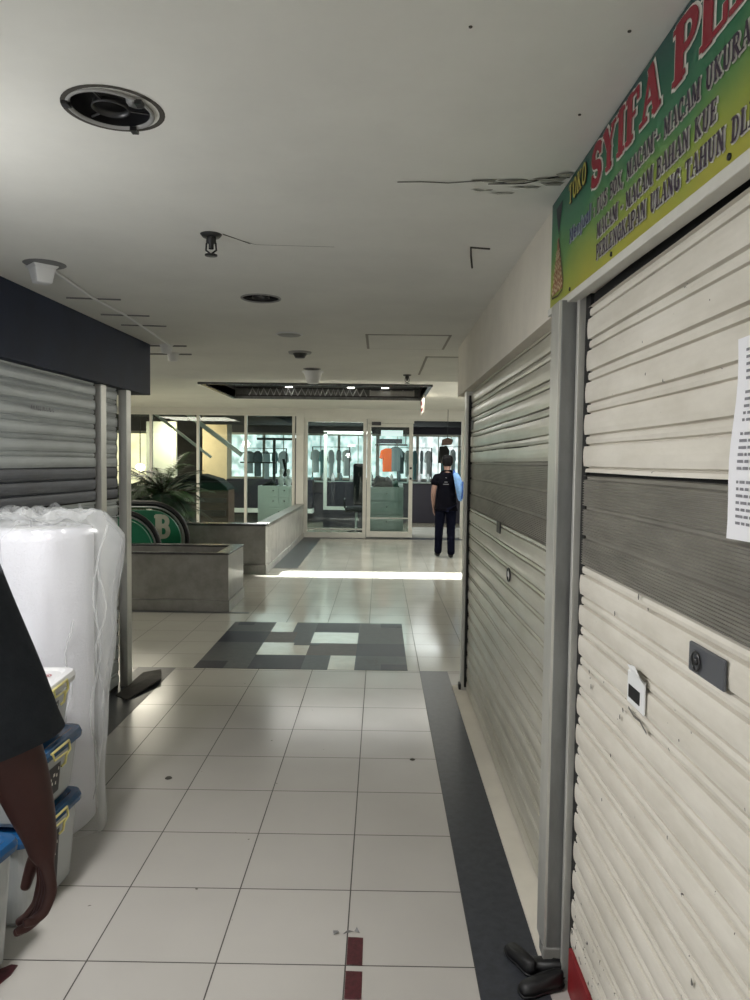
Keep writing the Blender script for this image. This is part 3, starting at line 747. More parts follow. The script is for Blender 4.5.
sign_text('yellow_word', 'TOKO', -3.205, 2.306, .050, .190, 'sign_yellow', 'logo_dark', .17, .09)
sign_text('red_word', 'SYIFA', -3.440, 2.266, .090, .480, 'sign_red', 'sign_white', .24, .10, rise=-.012)
sign_text('red_word', 'PLASTIK', -3.975, 2.260, .094, .82, 'sign_red', 'sign_white', .24, .10, rise=-.012)
sign_text('blue_word', 'Menjual', -3.222, 2.189, .038, .225, 'sign_ink_blue', 'cloth_pale', .15, .08)
sign_text('dark_word', ': DUS BOX, MACAM2- MACAM UKURAN', -3.462, 2.184, .0345, .85, 'sign_ink', 'sign_white', .19, .10, rise=-.008)
sign_text('dark_word', 'MACAM - MACAM BAHAN KUE', -3.500, 2.121, .0345, .672, 'sign_ink', 'sign_white', .19, .10, rise=-.012)
sign_text('dark_word', 'PERLENGKAPAN ULANG TAHUN DLL', -3.500, 2.068, .0345, .805, 'sign_ink', 'sign_white', .19, .10, rise=-.022)
# little tiered cake emblem and the pennant
def flat(mb, pts, x): mb.add([(x, a, b) for a, b in pts], [tuple(range(len(pts)))])
def logo_poly(cy, cz, w, h, off=0): return [(cy - w, cz), (cy + w, cz), (cy + w * .92, cz + h), (cy - w * .92, cz + h)]
lg = MB(); y0 = -3.095
for (w, z, h) in ((.068, 2.082, .034), (.052, 2.116, .034), (.038, 2.150, .032), (.024, 2.182, .030), (.012, 2.212, .034)):
    flat(lg, logo_poly(y0 + .015, z, w, h), SX - .0012)
em = lg.build('cake_emblem', 'logo_brown', sg, normals=False)
lg = MB()
for (w, z) in ((.064, 2.092), (.05, 2.126), (.036, 2.158), (.023, 2.19)):
    pts = [(y0 + .015 - w + 2 * w * i / 12, z + .007 * math.sin(i * 1.6)) for i in range(13)]
    stroke2d(lg, pts, .007, lambda a, b: (SX - .002, a, b))
    stroke2d(lg, [(a, b + .014) for a, b in pts], .0035, lambda a, b: (SX - .002, a, b))
lg.build('icing', 'logo_cream', em, normals=False)
lg = MB()
stroke2d(lg, [(y0 + .085, 2.09), (y0 + .075, 2.075), (y0, 2.068), (y0 - .055, 2.075), (y0 - .065, 2.10), (y0 - .04, 2.15), (y0 - .02, 2.20), (y0 + .012, 2.243)], .005, lambda a, b: (SX - .0025, a, b))
lg.build('scroll', 'logo_dark', em, normals=False)
lg = MB(); flat(lg, [(-3.045, 2.345), (-3.125, 2.348), (-3.10, 2.29), (-3.085, 2.255), (-3.065, 2.29)], SX - .0012)
lg.build('pennant', 'mat_navy', sg, normals=False)
for y, z in ((-3.235, 2.056), (-3.62, 2.049), (-4.215, 2.034)): MB().lathe([(0, -.004), (.006, -.003), (.006, 0)], (SX, y, z), 8, 'x').build('rivet', 'black_plastic', sg)

# ------------------------------------------------------------------ left shop front (turned a little)
LA = R(2.2); LP = Vector((-1.585, -0.03, 0))
RL = Matrix.Rotation(LA, 3, 'Z')
def rotL(v): return RL @ (v - LP) + LP
def rotLi(v): return RL.transposed() @ (v - LP) + LP
LA = -LA; RL = Matrix.Rotation(LA, 3, 'Z')
struct(MB().box(-2.3, -1.585, -6.3, -.03, 2.015, CZ).map(rotL).build('wall_header_left', 'navy_paint'), 'dark navy box header over the left shutters')
XL = -1.645
def left_shutter(label, y0, y1, ny, seed, parts):
    s = thing('roller_shutter', label, 'roller shutter', tuple(rotL(Vector((XL, (y0 + y1) / 2, 0)))), 'left shutters' if False else None)
    shutter_sheet(XL, 1, y0, y1, slat_rows(0.03, 1.295, .0885, wide=.72), seed, ny=ny).map(rotL).build('lower_slats', 'blue_grey_shutter', s, normals=False)
    shutter_sheet(XL, 1, y0, y1, slat_rows(1.295, 1.500, .070, wide=.80), seed + 1, ny=ny).map(rotL).build('vent_band', 'navy_vent_band', s, normals=False)
    shutter_sheet(XL, 1, y0, y1, slat_rows(1.500, 2.05, .0885, wide=.62), seed + 2, ny=ny).map(rotL).build('upper_slats', 'blue_grey_shutter', s, normals=False)
    MB().box(XL - .05, XL - .014, y0 - .02, y1 + .02, 0, 2.05).map(rotL).build('backing', 'shutter_gap_black', s)
    for p in parts: MB().box(*p).map(rotL).build('guide_rail', 'aluminium', s, bevel=.002)
    return s
ls = left_shutter('wide blue-grey roller shutter with navy band behind the wrapped roll', -6.2, -.830, 30, 20, [])
k = MB(); rnd = random.Random(9)
y = -1.62
while y < -1.36:
    stroke2d(k, [(y, 1.80), (y + .008, 1.822), (y + .014, 1.80)] if rnd.random() < .5 else [(y, 1.82), (y, 1.80), (y + .012, 1.805)], .004, lambda a, b: (XL + .004, a, b)); y += rnd.uniform(.018, .03)
k.map(rotL).build('scrawl', 'ink_grey', ls, normals=False)
left_shutter('narrow blue-grey roller shutter beside the far hall', -.700, -.485, 6, 30, [(XL - .01, XL + .045, -.445, -.365, 0, 2.015)])
pl = thing('steel_post', 'pale steel post between the two left-hand shutters', 'post', tuple(rotL(Vector((-1.64, -.87, 0)))))
MB().box(-1.69, -1.622, -.800, -.722, 0, 2.015).map(rotL).build('post_box', 'aluminium', pl, bevel=.002)
struct(MB().box(-7, -1.71, -.5, -.40, 0, 2.38).build('wall_left_return', 'wall_cream'))

# ------------------------------------------------------------------ granite planter trough in front of the escalator
tr = thing('granite_planter', 'dark grey granite trough with a black hollow top in front of the escalator', 'planter', (-3.7, 2.5, 0))
k = MB(); x0, x1, y0, y1 = -6, -1.455, 2.105, 2.93; w = .13
k.box(x0, x1, y0, y0 + w, .12, .585).box(x1 - w, x1, y0 + w, y1, .12, .585).box(x0, x1 - w, y1 - w, y1, .12, .585)
k.build('granite_walls', 'granite_grey', tr, bevel=.004)
k = MB(); k.box(x0, x1 + .012, y0 - .012, y0 + w, 0, .118).box(x1 - w, x1 + .012, y0 + w, y1 + .01, 0, .118).box(x0, x1 - w, y1 - w, y1, 0, .118)
k.build('plinth', 'granite_grey', tr, bevel=.004)
k = MB(); k.box(x0, x1 + .005, y0 - .005, y0 + .03, .585, .605).box(x1 - w, x1 + .005, y0 + .03, y1 + .005, .585, .605).box(x0, x1 - w, y1 - w, y1 + .005, .585, .605)
k.build('rim', 'granite_dark_rim', tr, bevel=.003)
MB().box(x0, x1 - w, y0 + .03, y1 - w, .40, .43).build('hollow', 'black_rubber', tr)

# L-shaped parapet
pp = thing('granite_parapet', 'L-shaped low granite parapet running back to the glass front', 'parapet', (-1.54, 7, 0))
MB().box(-6.95, -1.475, 4.66, 4.82, .13, .66).build('front_wall', 'granite_grey', pp, bevel=.004)
MB().box(-1.62, -1.466, 4.825, 9.6, .10, .64).box(-1.474, -1.466, 4.65, 4.825, .10, .66).build('side_wall', 'marble_white', pp, bevel=.003)
MB().box(-6.95, -1.462, 4.645, 4.83, .66, .69).build('front_cap', 'granite_dark_rim', pp, bevel=.004)
MB().box(-1.64, -1.456, 4.83, 9.6, .64, .685).build('side_cap', 'granite_grey', pp, bevel=.004)
MB().box(-6.95, -1.468, 4.648, 4.80, 0, .125).build('plinth', 'granite_grey', pp, bevel=.003)
MB().box(-1.60, -1.455, 4.81, 9.6, 0, .10).box(-1.467, -1.455, 4.645, 4.81, 0, .125).build('side_plinth', 'marble_white', pp, bevel=.003)
struct(MB().box(-1.455, -1.10, 5.25, 9.6, 0, .0015).box(-1.455, 1.8, 9.45, 9.86, 0, .002).build('trim_6', 'dark_granite'), 'dark floor reflection painted as a strip along the parapet, and dark stone strip at the doors')  # parapet strip paints the wall's dark reflection into the floor colour

# ------------------------------------------------------------------ escalator newels: two balustrades
def balustrade(label, y, cx, cz, r, letter):
    b = thing('escalator_balustrade', label, 'escalator balustrade', (cx, y, 0), 'escalator balustrades')
    path = [(cx - 3.2, y, cz + r)] + [(cx + r * math.cos(R(a)), y, cz + r * math.sin(R(a))) for a in range(90, -91, -9)] + [(cx - 3.2, y, cz - r)]
    MB().tube(path, .032, 12).build('handrail', 'black_rubber', b)
    ri = r - .085
    poly = [(cx - 3.1, cz - ri)] + [(cx + ri * math.cos(R(a)), cz + ri * math.sin(R(a))) for a in range(-90, 91, 6)] + [(cx - 3.1, cz + ri)]
    MB().prism(poly, 'y', y - .02, y + .02).build('green_panel', 'escalator_green', b)
    pth = [(cx - 3.1, y, cz + r - .045)] + [(cx + (r - .045) * math.cos(R(a)), y, cz + (r - .045) * math.sin(R(a))) for a in range(90, -91, -9)]
    MB().tube(pth, .012, 8).build('rail_track', 'chrome', b)
    MB().box(cx - 3.1, cx + .05, y - .08, y + .08, 0, max(.05, cz - ri + .03)).build('skirt', 'dark_steel', b)
    if letter:
        lettering('B', (cx + .05, y - .0205, .585), (1, 0, 0), (0, 0, 1), .25, .19, 0, .30, 0, (0, -1, 0), .001).build('letter', 'letter_pale', b, normals=False)
    return b
balustrade('far black escalator handrail around a green panel with a pale letter', 3.86, -2.79, .54, .46, True)
nb = balustrade('near black escalator handrail around a plain green panel', 3.2, -2.92, .50, .43, False)
MB().box(-2.88, -2.82, 3.16, 3.165, .80, .88).build('sticker', 'sign_white', nb)

# ------------------------------------------------------------------ palm in a pot behind the parapet
def palm(label, px, py, h0, spread, n, seed, mats=('leaf_dark', 'leaf_mid'), hpot=.4, nm='potted_palm'):
    t = thing(nm, label, 'potted plant', (px, py, 0))
    MB().lathe([(0, 0), (.16, 0), (.21, hpot), (.19, hpot), (.17, hpot - .04), (0, hpot - .04)], (px, py, 0), 20).build('pot', 'pot_dark', t)
    rnd = random.Random(seed); ms = [MB(), MB()]
    stem = MB()
    for i in range(n):
        a = rnd.uniform(0, 2 * math.pi); L = spread * rnd.uniform(.7, 1.15); up = rnd.uniform(.25, 1.15)
        base = Vector((px + rnd.uniform(-.05, .05), py + rnd.uniform(-.05, .05), h0 * rnd.uniform(.55, 1)))
        dirv = Vector((math.cos(a), math.sin(a), 0)); prev = None; pts = []
        for k in range(11):
            u = k / 10; pts.append(base + dirv * L * u * (1 - .15 * up) + Vector((0, 0, L * (up * 1.0 * u - (1.1 * u * u) * (.45 + .3 * (1 - up))))))
        stem.tube(pts, [.006 * (1 - .7 * k / 10) for k in range(11)], 5)
        side = dirv.cross(Vector((0, 0, 1)))
        m = ms[i % 2]
        for k in range(1, 11):
            for q in (0, .5):
                if k == 10 and q: continue
                p = pts[k].lerp(pts[min(k + 1, 10)], q); tg = (pts[min(k + 1, 10)] - pts[k - 1]).normalized()
                for s_ in (-1, 1):
                    ll = L * .36 * math.sin(math.pi * (.12 + .80 * (k + q) / 10.5)) * rnd.uniform(.8, 1.1)
                    d = (side * s_ * .85 + tg * .7 + Vector((0, 0, -.25))).normalized(); wv = tg * .011
                    m.add([p - wv, p + d * ll * .5 - wv * .9 + Vector((0, 0, .01)), p + d * ll, p + d * ll * .5 + wv * .9, p + wv], [(0, 1, 3, 4), (1, 2, 3)])
    stem.tube([(px, py, hpot - .05), (px, py, h0)], [.03, .02], 8)
    stem.build('stalks', 'stem_brown', t)
    for m, q in zip(ms, mats): m.build('fronds', q, t, normals=False)
    return t
palm('large dark green bushy palm behind the escalator handrails', -3.12, 5.45, 1.18, .74, 76, 11)

# ------------------------------------------------------------------ glass front
def bars(lst): 
    k = MB()
    for b in lst: k.box(*b)
    return k
Yg = 9.70
wn = thing('window_1', 'white framed glass partition of four panes behind the parapet', 'glass partition', (-4.2, Yg, 0)); wn['kind'] = 'structure'
xs = [-6.55, -5.58, -4.60, -3.64, -2.665, -1.69]
bars([(-6.6, -1.63, Yg - .03, Yg + .03, 2.47, 2.53), (-6.6, -1.63, Yg - .03, Yg + .03, .10, .17)]).build('frame', 'white_frame', wn, bevel=.004)
for x in xs: MB().box(x - .028, x + .028, Yg - .035, Yg + .035, .17, 2.47).build('mullion', 'white_frame', wn, bevel=.004)
for a, b in zip(xs[:-1], xs[1:]): MB().box(a + .028, b - .028, Yg - .004, Yg + .004, .17, 2.47).build('pane', 'pane_glass', wn)
struct(MB().box(-7, -1.63, Yg - .06, Yg + .06, 0, .10).build('trim_7', 'wall_white'))
w2 = thing('window_2', 'wide fixed glass pane in a white frame left of the glass door', 'fixed glass pane', (-.84, Yg, 0)); w2['kind'] = 'structure'
bars([(-1.47, -.20, Yg - .03, Yg + .03, 2.36, 2.44), (-1.47, -.20, Yg - .03, Yg + .03, .0, .11), (-1.47, -1.40, Yg - .03, Yg + .03, .11, 2.36), (-.27, -.20, Yg - .03, Yg + .03, .11, 2.36)]).build('frame', 'white_frame', w2, bevel=.004)
MB().box(-1.40, -.27, Yg - .004, Yg + .004, .11, 2.36).build('pane', 'pane_glass', w2)
MB().box(-1.40, -.27, Yg - .02, Yg + .02, .16, .19).build('lower_rail', 'aluminium', w2)
dr = thing('door_1', 'glass door leaf in a white frame between the fixed pane and the open doorway', 'glass door', (.30, Yg, 0)); dr['kind'] = 'structure'
bars([(-.19, .745, Yg - .025, Yg + .025, 2.27, 2.34), (-.19, .745, Yg - .025, Yg + .025, .02, .14), (-.19, -.11, Yg - .025, Yg + .025, .14, 2.27), (.665, .745, Yg - .025, Yg + .025, .14, 2.27)]).build('frame', 'white_frame', dr, bevel=.004)
MB().box(-.11, .665, Yg - .004, Yg + .004, .14, 2.27).build('pane', 'pane_glass', dr)
MB().box(-.11, .665, Yg - .02, Yg + .02, .40, .425).build('push_bar', 'aluminium', dr)
MB().box(-.10, .09, Yg - .10, Yg - .025, 2.30, 2.37).build('door_closer', 'dark_steel', dr, bevel=.006)
for z in (1.23, 1.44): MB().lathe([(0, -.03), (.022, -.03), (.022, 0)], (.705, Yg - .025, z), 12, 'y').build('lock', 'black_plastic', dr)
struct(MB().box(-.19, .76, Yg - .03, Yg + .03, 2.345, 2.44).box(1.73, 1.80, Yg - .04, Yg + .06, 0, 2.44).box(.76, 1.73, Yg - .03, Yg + .03, 2.40, 2.44).build('trim_8', 'white_frame'))

# ------------------------------------------------------------------ store behind the glass
# lit shop windows at the back
wb = thing('window_3', 'row of bright greenish back-lit windows across the back of the store', 'window', (-1, 15.8, 0)); wb['kind'] = 'structure'
for a, b in ((-4.35, -3.30), (-3.22, -2.2), (-2.12, -1.15), (-1.07, -.05), (.05, 1.1), (1.18, 2.3), (2.38, 3.6)):
    MB().box(a, b, 15.86, 15.9, 1.10, 2.30).build('pane', 'window_glow', wb)
k = bars([(-4.4, 3.7, 15.80, 15.86, 1.04, 1.10), (-4.4, 3.7, 15.80, 15.86, 2.30, 2.36)] + [(x - .04, x + .04, 15.80, 15.87, 1.1, 2.3) for x in (-4.38, -3.26, -2.16, -1.11, 0, 1.14, 2.34, 3.64)]
         + [(x - .012, x + .012, 15.82, 15.86, 1.1, 2.3) for x in (-3.8, -2.7, -1.63, -.56, .57, 1.74, 3.0)])
k.build('frame', 'white_frame', wb)
w4 = thing('window_4', 'warm back-lit window at the far left of the store', 'window', (-6.4, 14.5, 0)); w4['kind'] = 'structure'
MB().box(-7.2, -5.8, 14.5, 14.54, .9, 2.25).build('pane', 'window_glow_warm', w4)
bars([(-7.25, -5.75, 14.46, 14.50, 2.25, 2.32), (-7.25, -5.75, 14.46, 14.5, .84, .9), (-5.8, -5.74, 14.46, 14.5, .9, 2.25)]).build('frame', 'white_frame', w4)
wl = thing('wall_lamp', 'warm glowing lamp seen just right of the left shop post', 'lamp', (-6.0, 13.3, 1.35))
MB().lathe([(0, -.10), (.09, -.07), (.12, 0), (.09, .07), (0, .10)], (-6.0, 13.3, 1.35), 20).build('globe', 'lamp_warm', wl)
MB().tube([(-6.0, 13.3, 1.45), (-6.0, 13.3, 2.78)], .012, 6).build('rod', 'dark_steel', wl)
struct(MB().box(-4.42, -3.80, 13.3, 13.9, 0, 2.78).build('wall_store_pillar', 'column_tan'), 'tan square pillar lit warmly inside the store')
struct(MB().box(-5.75, -5.0, 13.0, 13.1, 0, 2.5).build('wall_store_panel', 'wall_white'))
struct(MB().box(-4.0, 3.9, 10.6, 10.7, 2.60, 2.78).box(-4.2, 3.9, 12.4, 12.6, 2.42, 2.78).build('wall_store_beam', 'store_ceiling'))
# store ceiling ducts and lamps
for i, (x, y) in enumerate(((-2.7, 11.6), (1.45, 12.0), (-.7, 12.9), (.35, 11.3))):
    l = thing('ceiling_spotlight', ('lit round ceiling spot above the white cabinet', 'lit round ceiling spot over the open doorway', 'lit round ceiling spot behind the wide fixed pane', 'lit round ceiling spot behind the door leaf')[i], 'lamp', (x, y, 2.72))
    MB().lathe([(0, .06), (.07, .06), (.09, -.03), (.075, -.03)], (x, y, 2.66), 16).build('housing', 'white_frame', l)
    MB().lathe([(0, -.02), (.075, -.025)], (x, y, 2.66), 16).build('bulb', 'lamp_glow', l)
# two long sloping white rails: an escalator side seen inside
for i, (a, b) in enumerate((((-5.35, 12.0, 2.72), (-3.9, 12.0, 1.62)), ((-4.55, 11.6, 2.75), (-3.1, 11.6, 1.68)))):
    o = MB().obox(a, b, .05, .10 if i else .06).build('sloping_rail', 'white_frame')
    tag(o, ('left of two white sloping rails inside the store, above the palm', 'right of two white sloping rails inside the store, wider one')[i], 'rail', 'sloping rails inside the store')
# low brown sofa block with plants
so = thing('low_counter', 'brown low counter with a rounded dark top inside the store, right of the palm', 'counter', (-4.2, 11.5, 0))
MB().box(-4.7, -3.35, 11.3, 12.0, 0.0, .88).build('body', 'brown_wood', so, bevel=.01)
k = MB(); prof = [(-4.75, .88), (-4.75, 1.02), (-4.5, 1.20), (-4.0, 1.24), (-3.6, 1.13), (-3.38, .95), (-3.34, .88)]
k.prism(prof, 'y', 11.25, 12.05).build('rounded_top', 'cloth_black', so, bevel=.03)
MB().box(-4.9, -3.4, 11.22, 11.3, .30, .42).box(-4.9, -3.4, 11.22, 11.3, .6, .7).build('trim_board', 'store_brown', so)
palm('small green bush on the floor beside the brown counter', -4.75, 10.7, .95, .42, 22, 21, ('leaf_mid', 'leaf_dark'), .4)
bl = thing('purple_counter', 'dark purple low counter behind the glass, left of the white cabinet', 'counter', (-3.0, 13.2, 0))
MB().box(-3.75, -1.6, 13.0, 13.5, .38, 1.10).build('body', 'store_dark', bl, bevel=.01)
MB().box(-3.75, -1.6, 12.98, 13.5, .26, .37).build('kick', 'wall_white', bl, bevel=.005)
# white drawer cabinet
def cabinet(name, label, x0, x1, y0, y1, z1, m, drawers):
    c = thing(name, label, 'cabinet', ((x0 + x1) / 2, (y0 + y1) / 2, 0))
    MB().box(x0, x1, y0, y1, .02, z1).build('body', m, c, bevel=.006)
    for (a, b, zz0, zz1) in drawers:
        d = MB().box(a, b, y0 - .018, y0 - .002, zz0, zz1).build('drawer', m, c, bevel=.004)
        MB().lathe([(0, -.03), (.014, -.03), (.010, 0)], ((a + b) / 2, y0 - .018, (zz0 + zz1) / 2 + .03), 10, 'y').build('knob', 'dark_steel', d)
    return c
cabinet('drawer_cabinet', 'white drawer cabinet behind the glass partition', -2.50, -1.78, 10.2, 10.7, 1.03, 'cabinet_white',
        [(-2.28, -2.06, .80, 1.0), (-2.05, -1.82, .80, 1.0), (-2.28, -2.06, .58, .78), (-2.05, -1.82, .58, .78), (-2.28, -1.82, .36, .55), (-2.28, -1.82, .12, .33)])
cabinet('drawer_cabinet', 'grey-green cabinet behind the glass door leaf', -.12, .58, 10.2, 10.7, 1.03, 'cabinet_grey',
        [(-.09, .55, .74, 1.0), (-.09, .55, .46, .71), (-.09, .55, .12, .43)])
# bust forms on the white cabinet
def bust(x, y, z, label):
    t = thing('mannequin_bust', label, 'mannequin', (x, y, z), 'white busts on the cabinet')
    MB().lathe([(0, 0), (.05, 0), (.055, .02), (.075, .10), (.085, .15), (.06, .19), (.028, .21), (.026, .25), (.045, .29), (.04, .34), (0, .37)], (x, y, z), 16).build('torso', 'white_plastic', t)
bust(-2.03, 10.4, 1.03, 'left of two small white display busts on the white cabinet')
bust(-1.88, 10.4, 1.03, 'right of two small white display busts on the white cabinet')
def heap(x0, x1, y, z, h, m, name, label, seed):
    rnd = random.Random(seed); k = MB(); nx, ny = 14, 8; vs = []
    for j in range(ny + 1):
        for i in range(nx + 1):
            u, v = i / nx, j / ny; e = (math.sin(math.pi * u) * math.sin(math.pi * v)) ** .6
            vs.append((x0 + (x1 - x0) * u, y - .18 + .36 * v, z + .004 + h * e * (1 + .25 * math.sin(7 * u + seed)) * rnd.uniform(.88, 1.08)))
    k.add(vs, [(j * (nx + 1) + i, j * (nx + 1) + i + 1, (j + 1) * (nx + 1) + i + 1, (j + 1) * (nx + 1) + i) for j in range(ny) for i in range(nx)], True)
    return tag(k.build(name, m, solid=.006), label, 'cloth')
heap(-.08, .36, 10.42, 1.03, .27, 'cloth_black', 'cloth_heap', 'black cloth heap on top of the grey-green cabinet', 1)
heap(.26, .50, 10.45, 1.03, .13, 'cloth_green', 'cloth_heap', 'dark green cloth heap on the right of the grey-green cabinet', 2)
tag(MB().box(.47, .57, 10.3, 10.5, 1.03, 1.10).build('paper_box', 'paper_white', bevel=.004), 'small white box on the right corner of the grey-green cabinet', 'box')
heap(-2.42, -2.12, 10.42, 1.03, .10, 'cloth_black', 'cloth_heap', 'black cloth heap on the left of the white cabinet', 3)
# garments
def garment(x, y, z, w, h, m, label, group, rz=0.0, sleeve=True, cat='garment'):
    t = thing('hanging_garment', label, cat, (x, y, z), group)
    o = [(-.16, 0), (.16, 0), (.5, -.10), (.60, -.42), (.44, -.46), (.36, -.22), (.38, -1), (-.36, -1), (-.36, -.22), (-.44, -.46), (-.60, -.42), (-.5, -.10)]
    k = MB(); k.prism([(x + a * w, z + b * h) for a, b in o], 'y', y - .02, y + .02)
    if rz:
        c, s_ = math.cos(rz), math.sin(rz); k.map(lambda v: Vector((x + (v.x - x) * c - (v.y - y) * s_, y + (v.x - x) * s_ + (v.y - y) * c, v.z)))
    k.build('cloth', m, t, bevel=.008)
    MB().tube([(x, y, z - .02), (x, y, z + .05), (x + .02, y, z + .075), (x + .035, y, z + .055)], .005, 6).build('hanger_hook', 'chrome', t)
    return t
def rack(name, label, x0, x1, y, z, n, seed, mats):
    t = thing(name, label, 'clothes rack', ((x0 + x1) / 2, y, 0))
    k = MB().tube([(x0, y, 0), (x0, y, z), (x1, y, z), (x1, y, 0)], .018, 8)
    k.build('rack_frame', 'dark_steel', t)
    for x in (x0, x1): MB().box(x - .02, x + .02, y - .22, y + .22, 0, .03).build('foot', 'dark_steel', t)
    rnd = random.Random(seed)
    for i in range(n):
        x = x0 + .08 + (x1 - x0 - .16) * i / max(1, n - 1); m = mats[i % len(mats)]
        yield x, y, z - .075, m
cols = {'cloth_pale': 'pale', 'cloth_teal': 'teal', 'cloth_grey': 'grey', 'cloth_black': 'black'}
def fill(name, label, x0, x1, y, z, n, seed, mats, where):
    for i, (x, yy, zz, m) in enumerate(rack(name, label, x0, x1, y, z, n, seed, mats)):
        garment(x, yy, zz, .40, .62 + .08 * (i % 3), m, cols[m] + ' garment hanging on the rack ' + where + ', place ' + ('one', 'two', 'three', 'four', 'five', 'six', 'seven')[i] + ' from the left', 'garments on the rack ' + where, rz=R(62 + 6 * (i % 4)))
fill('clothes_rack', 'dark clothes rack behind the wide fixed pane, left part', -1.75, -.75, 14.6, 1.95, 5, 1, ['cloth_pale', 'cloth_teal', 'cloth_pale', 'cloth_grey'], 'behind the wide fixed pane')
fill('clothes_rack', 'dark clothes rack behind the glass door leaf', .55, 1.45, 14.4, 1.95, 5, 2, ['cloth_grey', 'cloth_pale', 'cloth_teal'], 'behind the door leaf')
fill('clothes_rack', 'dark clothes rack behind the white cabinet', -3.6, -2.5, 14.9, 1.90, 5, 3, ['cloth_pale', 'cloth_grey', 'cloth_pale', 'cloth_teal'], 'behind the white cabinet')
fill('clothes_rack', 'dark clothes rack behind the open doorway', 1.75, 2.6, 14.8, 2.0, 4, 4, ['cloth_teal', 'cloth_pale'], 'behind the open doorway')
garment(.27, 13.0, 1.90, .50, .58, 'cloth_orange', 'bright orange garment hanging behind the glass door', None, rz=R(48))
garment(.46, 13.15, 1.95, .36, .62, 'cloth_grey', 'dark grey garment hanging right of the orange garment', None, rz=R(30))
k = MB().tube([(-.05, 13.05, 1.99), (.75, 13.05, 1.99)], .02, 8); o = thing('wall_hook_rail', 'dark hanging rail above the orange garment', 'rail', (.3, 13.05, 1.99))
k.build('bar', 'dark_steel', o); MB().box(-.02, .0, 13.04, 13.06, 1.99, 2.78).box(.7, .72, 13.04, 13.06, 1.99, 2.78).build('hanger_rods', 'dark_steel', o)
MB().box(.0, .62, 13.10, 13.35, 2.03, 2.14).build('shelf_box', 'store_dark', o)
o = thing('hanging_sign', 'small blank lit white sign above the orange garment', 'sign', (.37, 13.5, 2.2))
MB().box(.09, .65, 13.48, 13.52, 2.22, 2.37).build('panel', 'sign_glow', o); MB().box(.2, .21, 13.49, 13.51, 2.37, 2.78).box(.53, .54, 13.49, 13.51, 2.37, 2.78).build('rods', 'dark_steel', o)
# inner white door frame and dark low display behind the wide pane
o = thing('shop_display_frame', 'white-framed inner shop window behind the wide fixed pane', 'display frame', (-.85, 12.0, 0))
bars([(-1.25, -.12, 11.98, 12.02, .42, .50), (-1.25, -1.17, 11.98, 12.02, .5, 2.25), (-.20, -.12, 11.98, 12.02, .5, 2.25), (-1.25, -.12, 11.98, 12.02, 2.2, 2.27)]).build('frame', 'white_frame', o)
MB().box(-1.17, -.20, 12.0, 12.1, .5, 1.08).build('lower_panel', 'store_dark', o)
MB().box(-1.25, -.12, 11.98, 12.02, 0, .42).build('base_panel', 'store_dark', o)
o = thing('display_counter', 'dark low counter across the store behind the glass door', 'counter', (1.6, 13.9, 0))
MB().box(-2.0, 3.6, 13.6, 13.95, .0, 1.02).build('body', 'store_dark', o, bevel=.01)
MB().box(-2.0, 3.6, 13.56, 13.97, 1.02, 1.06).build('worktop', 'cabinet_grey', o, bevel=.005)
# shelf goods as small countable things on the counter
rnd = random.Random(12)
for i in range(16):
    x = -1.9 + i * .25 + rnd.uniform(-.04, .04)
    h = rnd.uniform(.10, .26); m = rnd.choice(['cloth_pale', 'white_plastic', 'cloth_teal', 'cloth_grey', 'paper_white'])
    o = MB().lathe([(0, 0), (.045, 0), (.05, h * .6), (.025, h * .8), (.02, h), (0, h)], (x, 13.75, 1.061), 10).build('bottle', m)
    tag(o, 'small bottle on the dark counter at the back of the store', 'bottle', 'bottles on the back counter')
# T-shaped stand over the white cabinet
st = thing('display_stand', 'dark T-shaped stand with shelf bars behind the white cabinet', 'display stand', (-2.1, 11.2, 0))
MB().box(-2.68, -1.75, 11.1, 11.3, 2.02, 2.07).build('top_shelf', 'dark_steel', st)
for x in (-2.30, -1.84): MB().box(x - .03, x + .03, 11.17, 11.23, 0, 2.02).build('upright', 'dark_steel', st)
MB().box(-3.05, -2.25, 11.1, 11.3, 1.50, 1.53).box(-3.05, -2.25, 11.1, 11.3, 1.72, 1.74).build('shelf', 'dark_steel', st)
MB().tube([(-2.1, 11.1, 1.1), (-2.02, 11.1, 1.35), (-2.08, 11.1, 1.6)], .03, 8).build('hanging_belt', 'cloth_black', st)
# dark office chair behind the frame
ch = thing('office_chair', 'dark high-backed chair at the right end of the wide fixed pane', 'chair', (-.45, 10.6, 0))
MB().box(-.50, -.22, 10.55, 10.68, .62, 1.52).build('backrest', 'cloth_black', ch, bevel=.04)
MB().box(-.66, -.20, 10.3, 10.7, .48, .58).build('seat', 'cloth_black', ch, bevel=.03)
MB().tube([(-.42, 10.5, .06), (-.42, 10.5, .48)], .03, 10).build('column', 'chrome', ch)
for a in range(5):
    c, s_ = math.cos(a * 1.2566), math.sin(a * 1.2566)
    MB().tube([(-.42, 10.5, .10), (-.42 + .24 * c, 10.5 + .24 * s_, .03)], .018, 8).build('leg', 'black_plastic', ch)
MB().tube([(-.66, 10.35, .56), (-.68, 10.35, .74), (-.68, 10.6, .76)], .02, 8).build('armrest', 'black_plastic', ch)
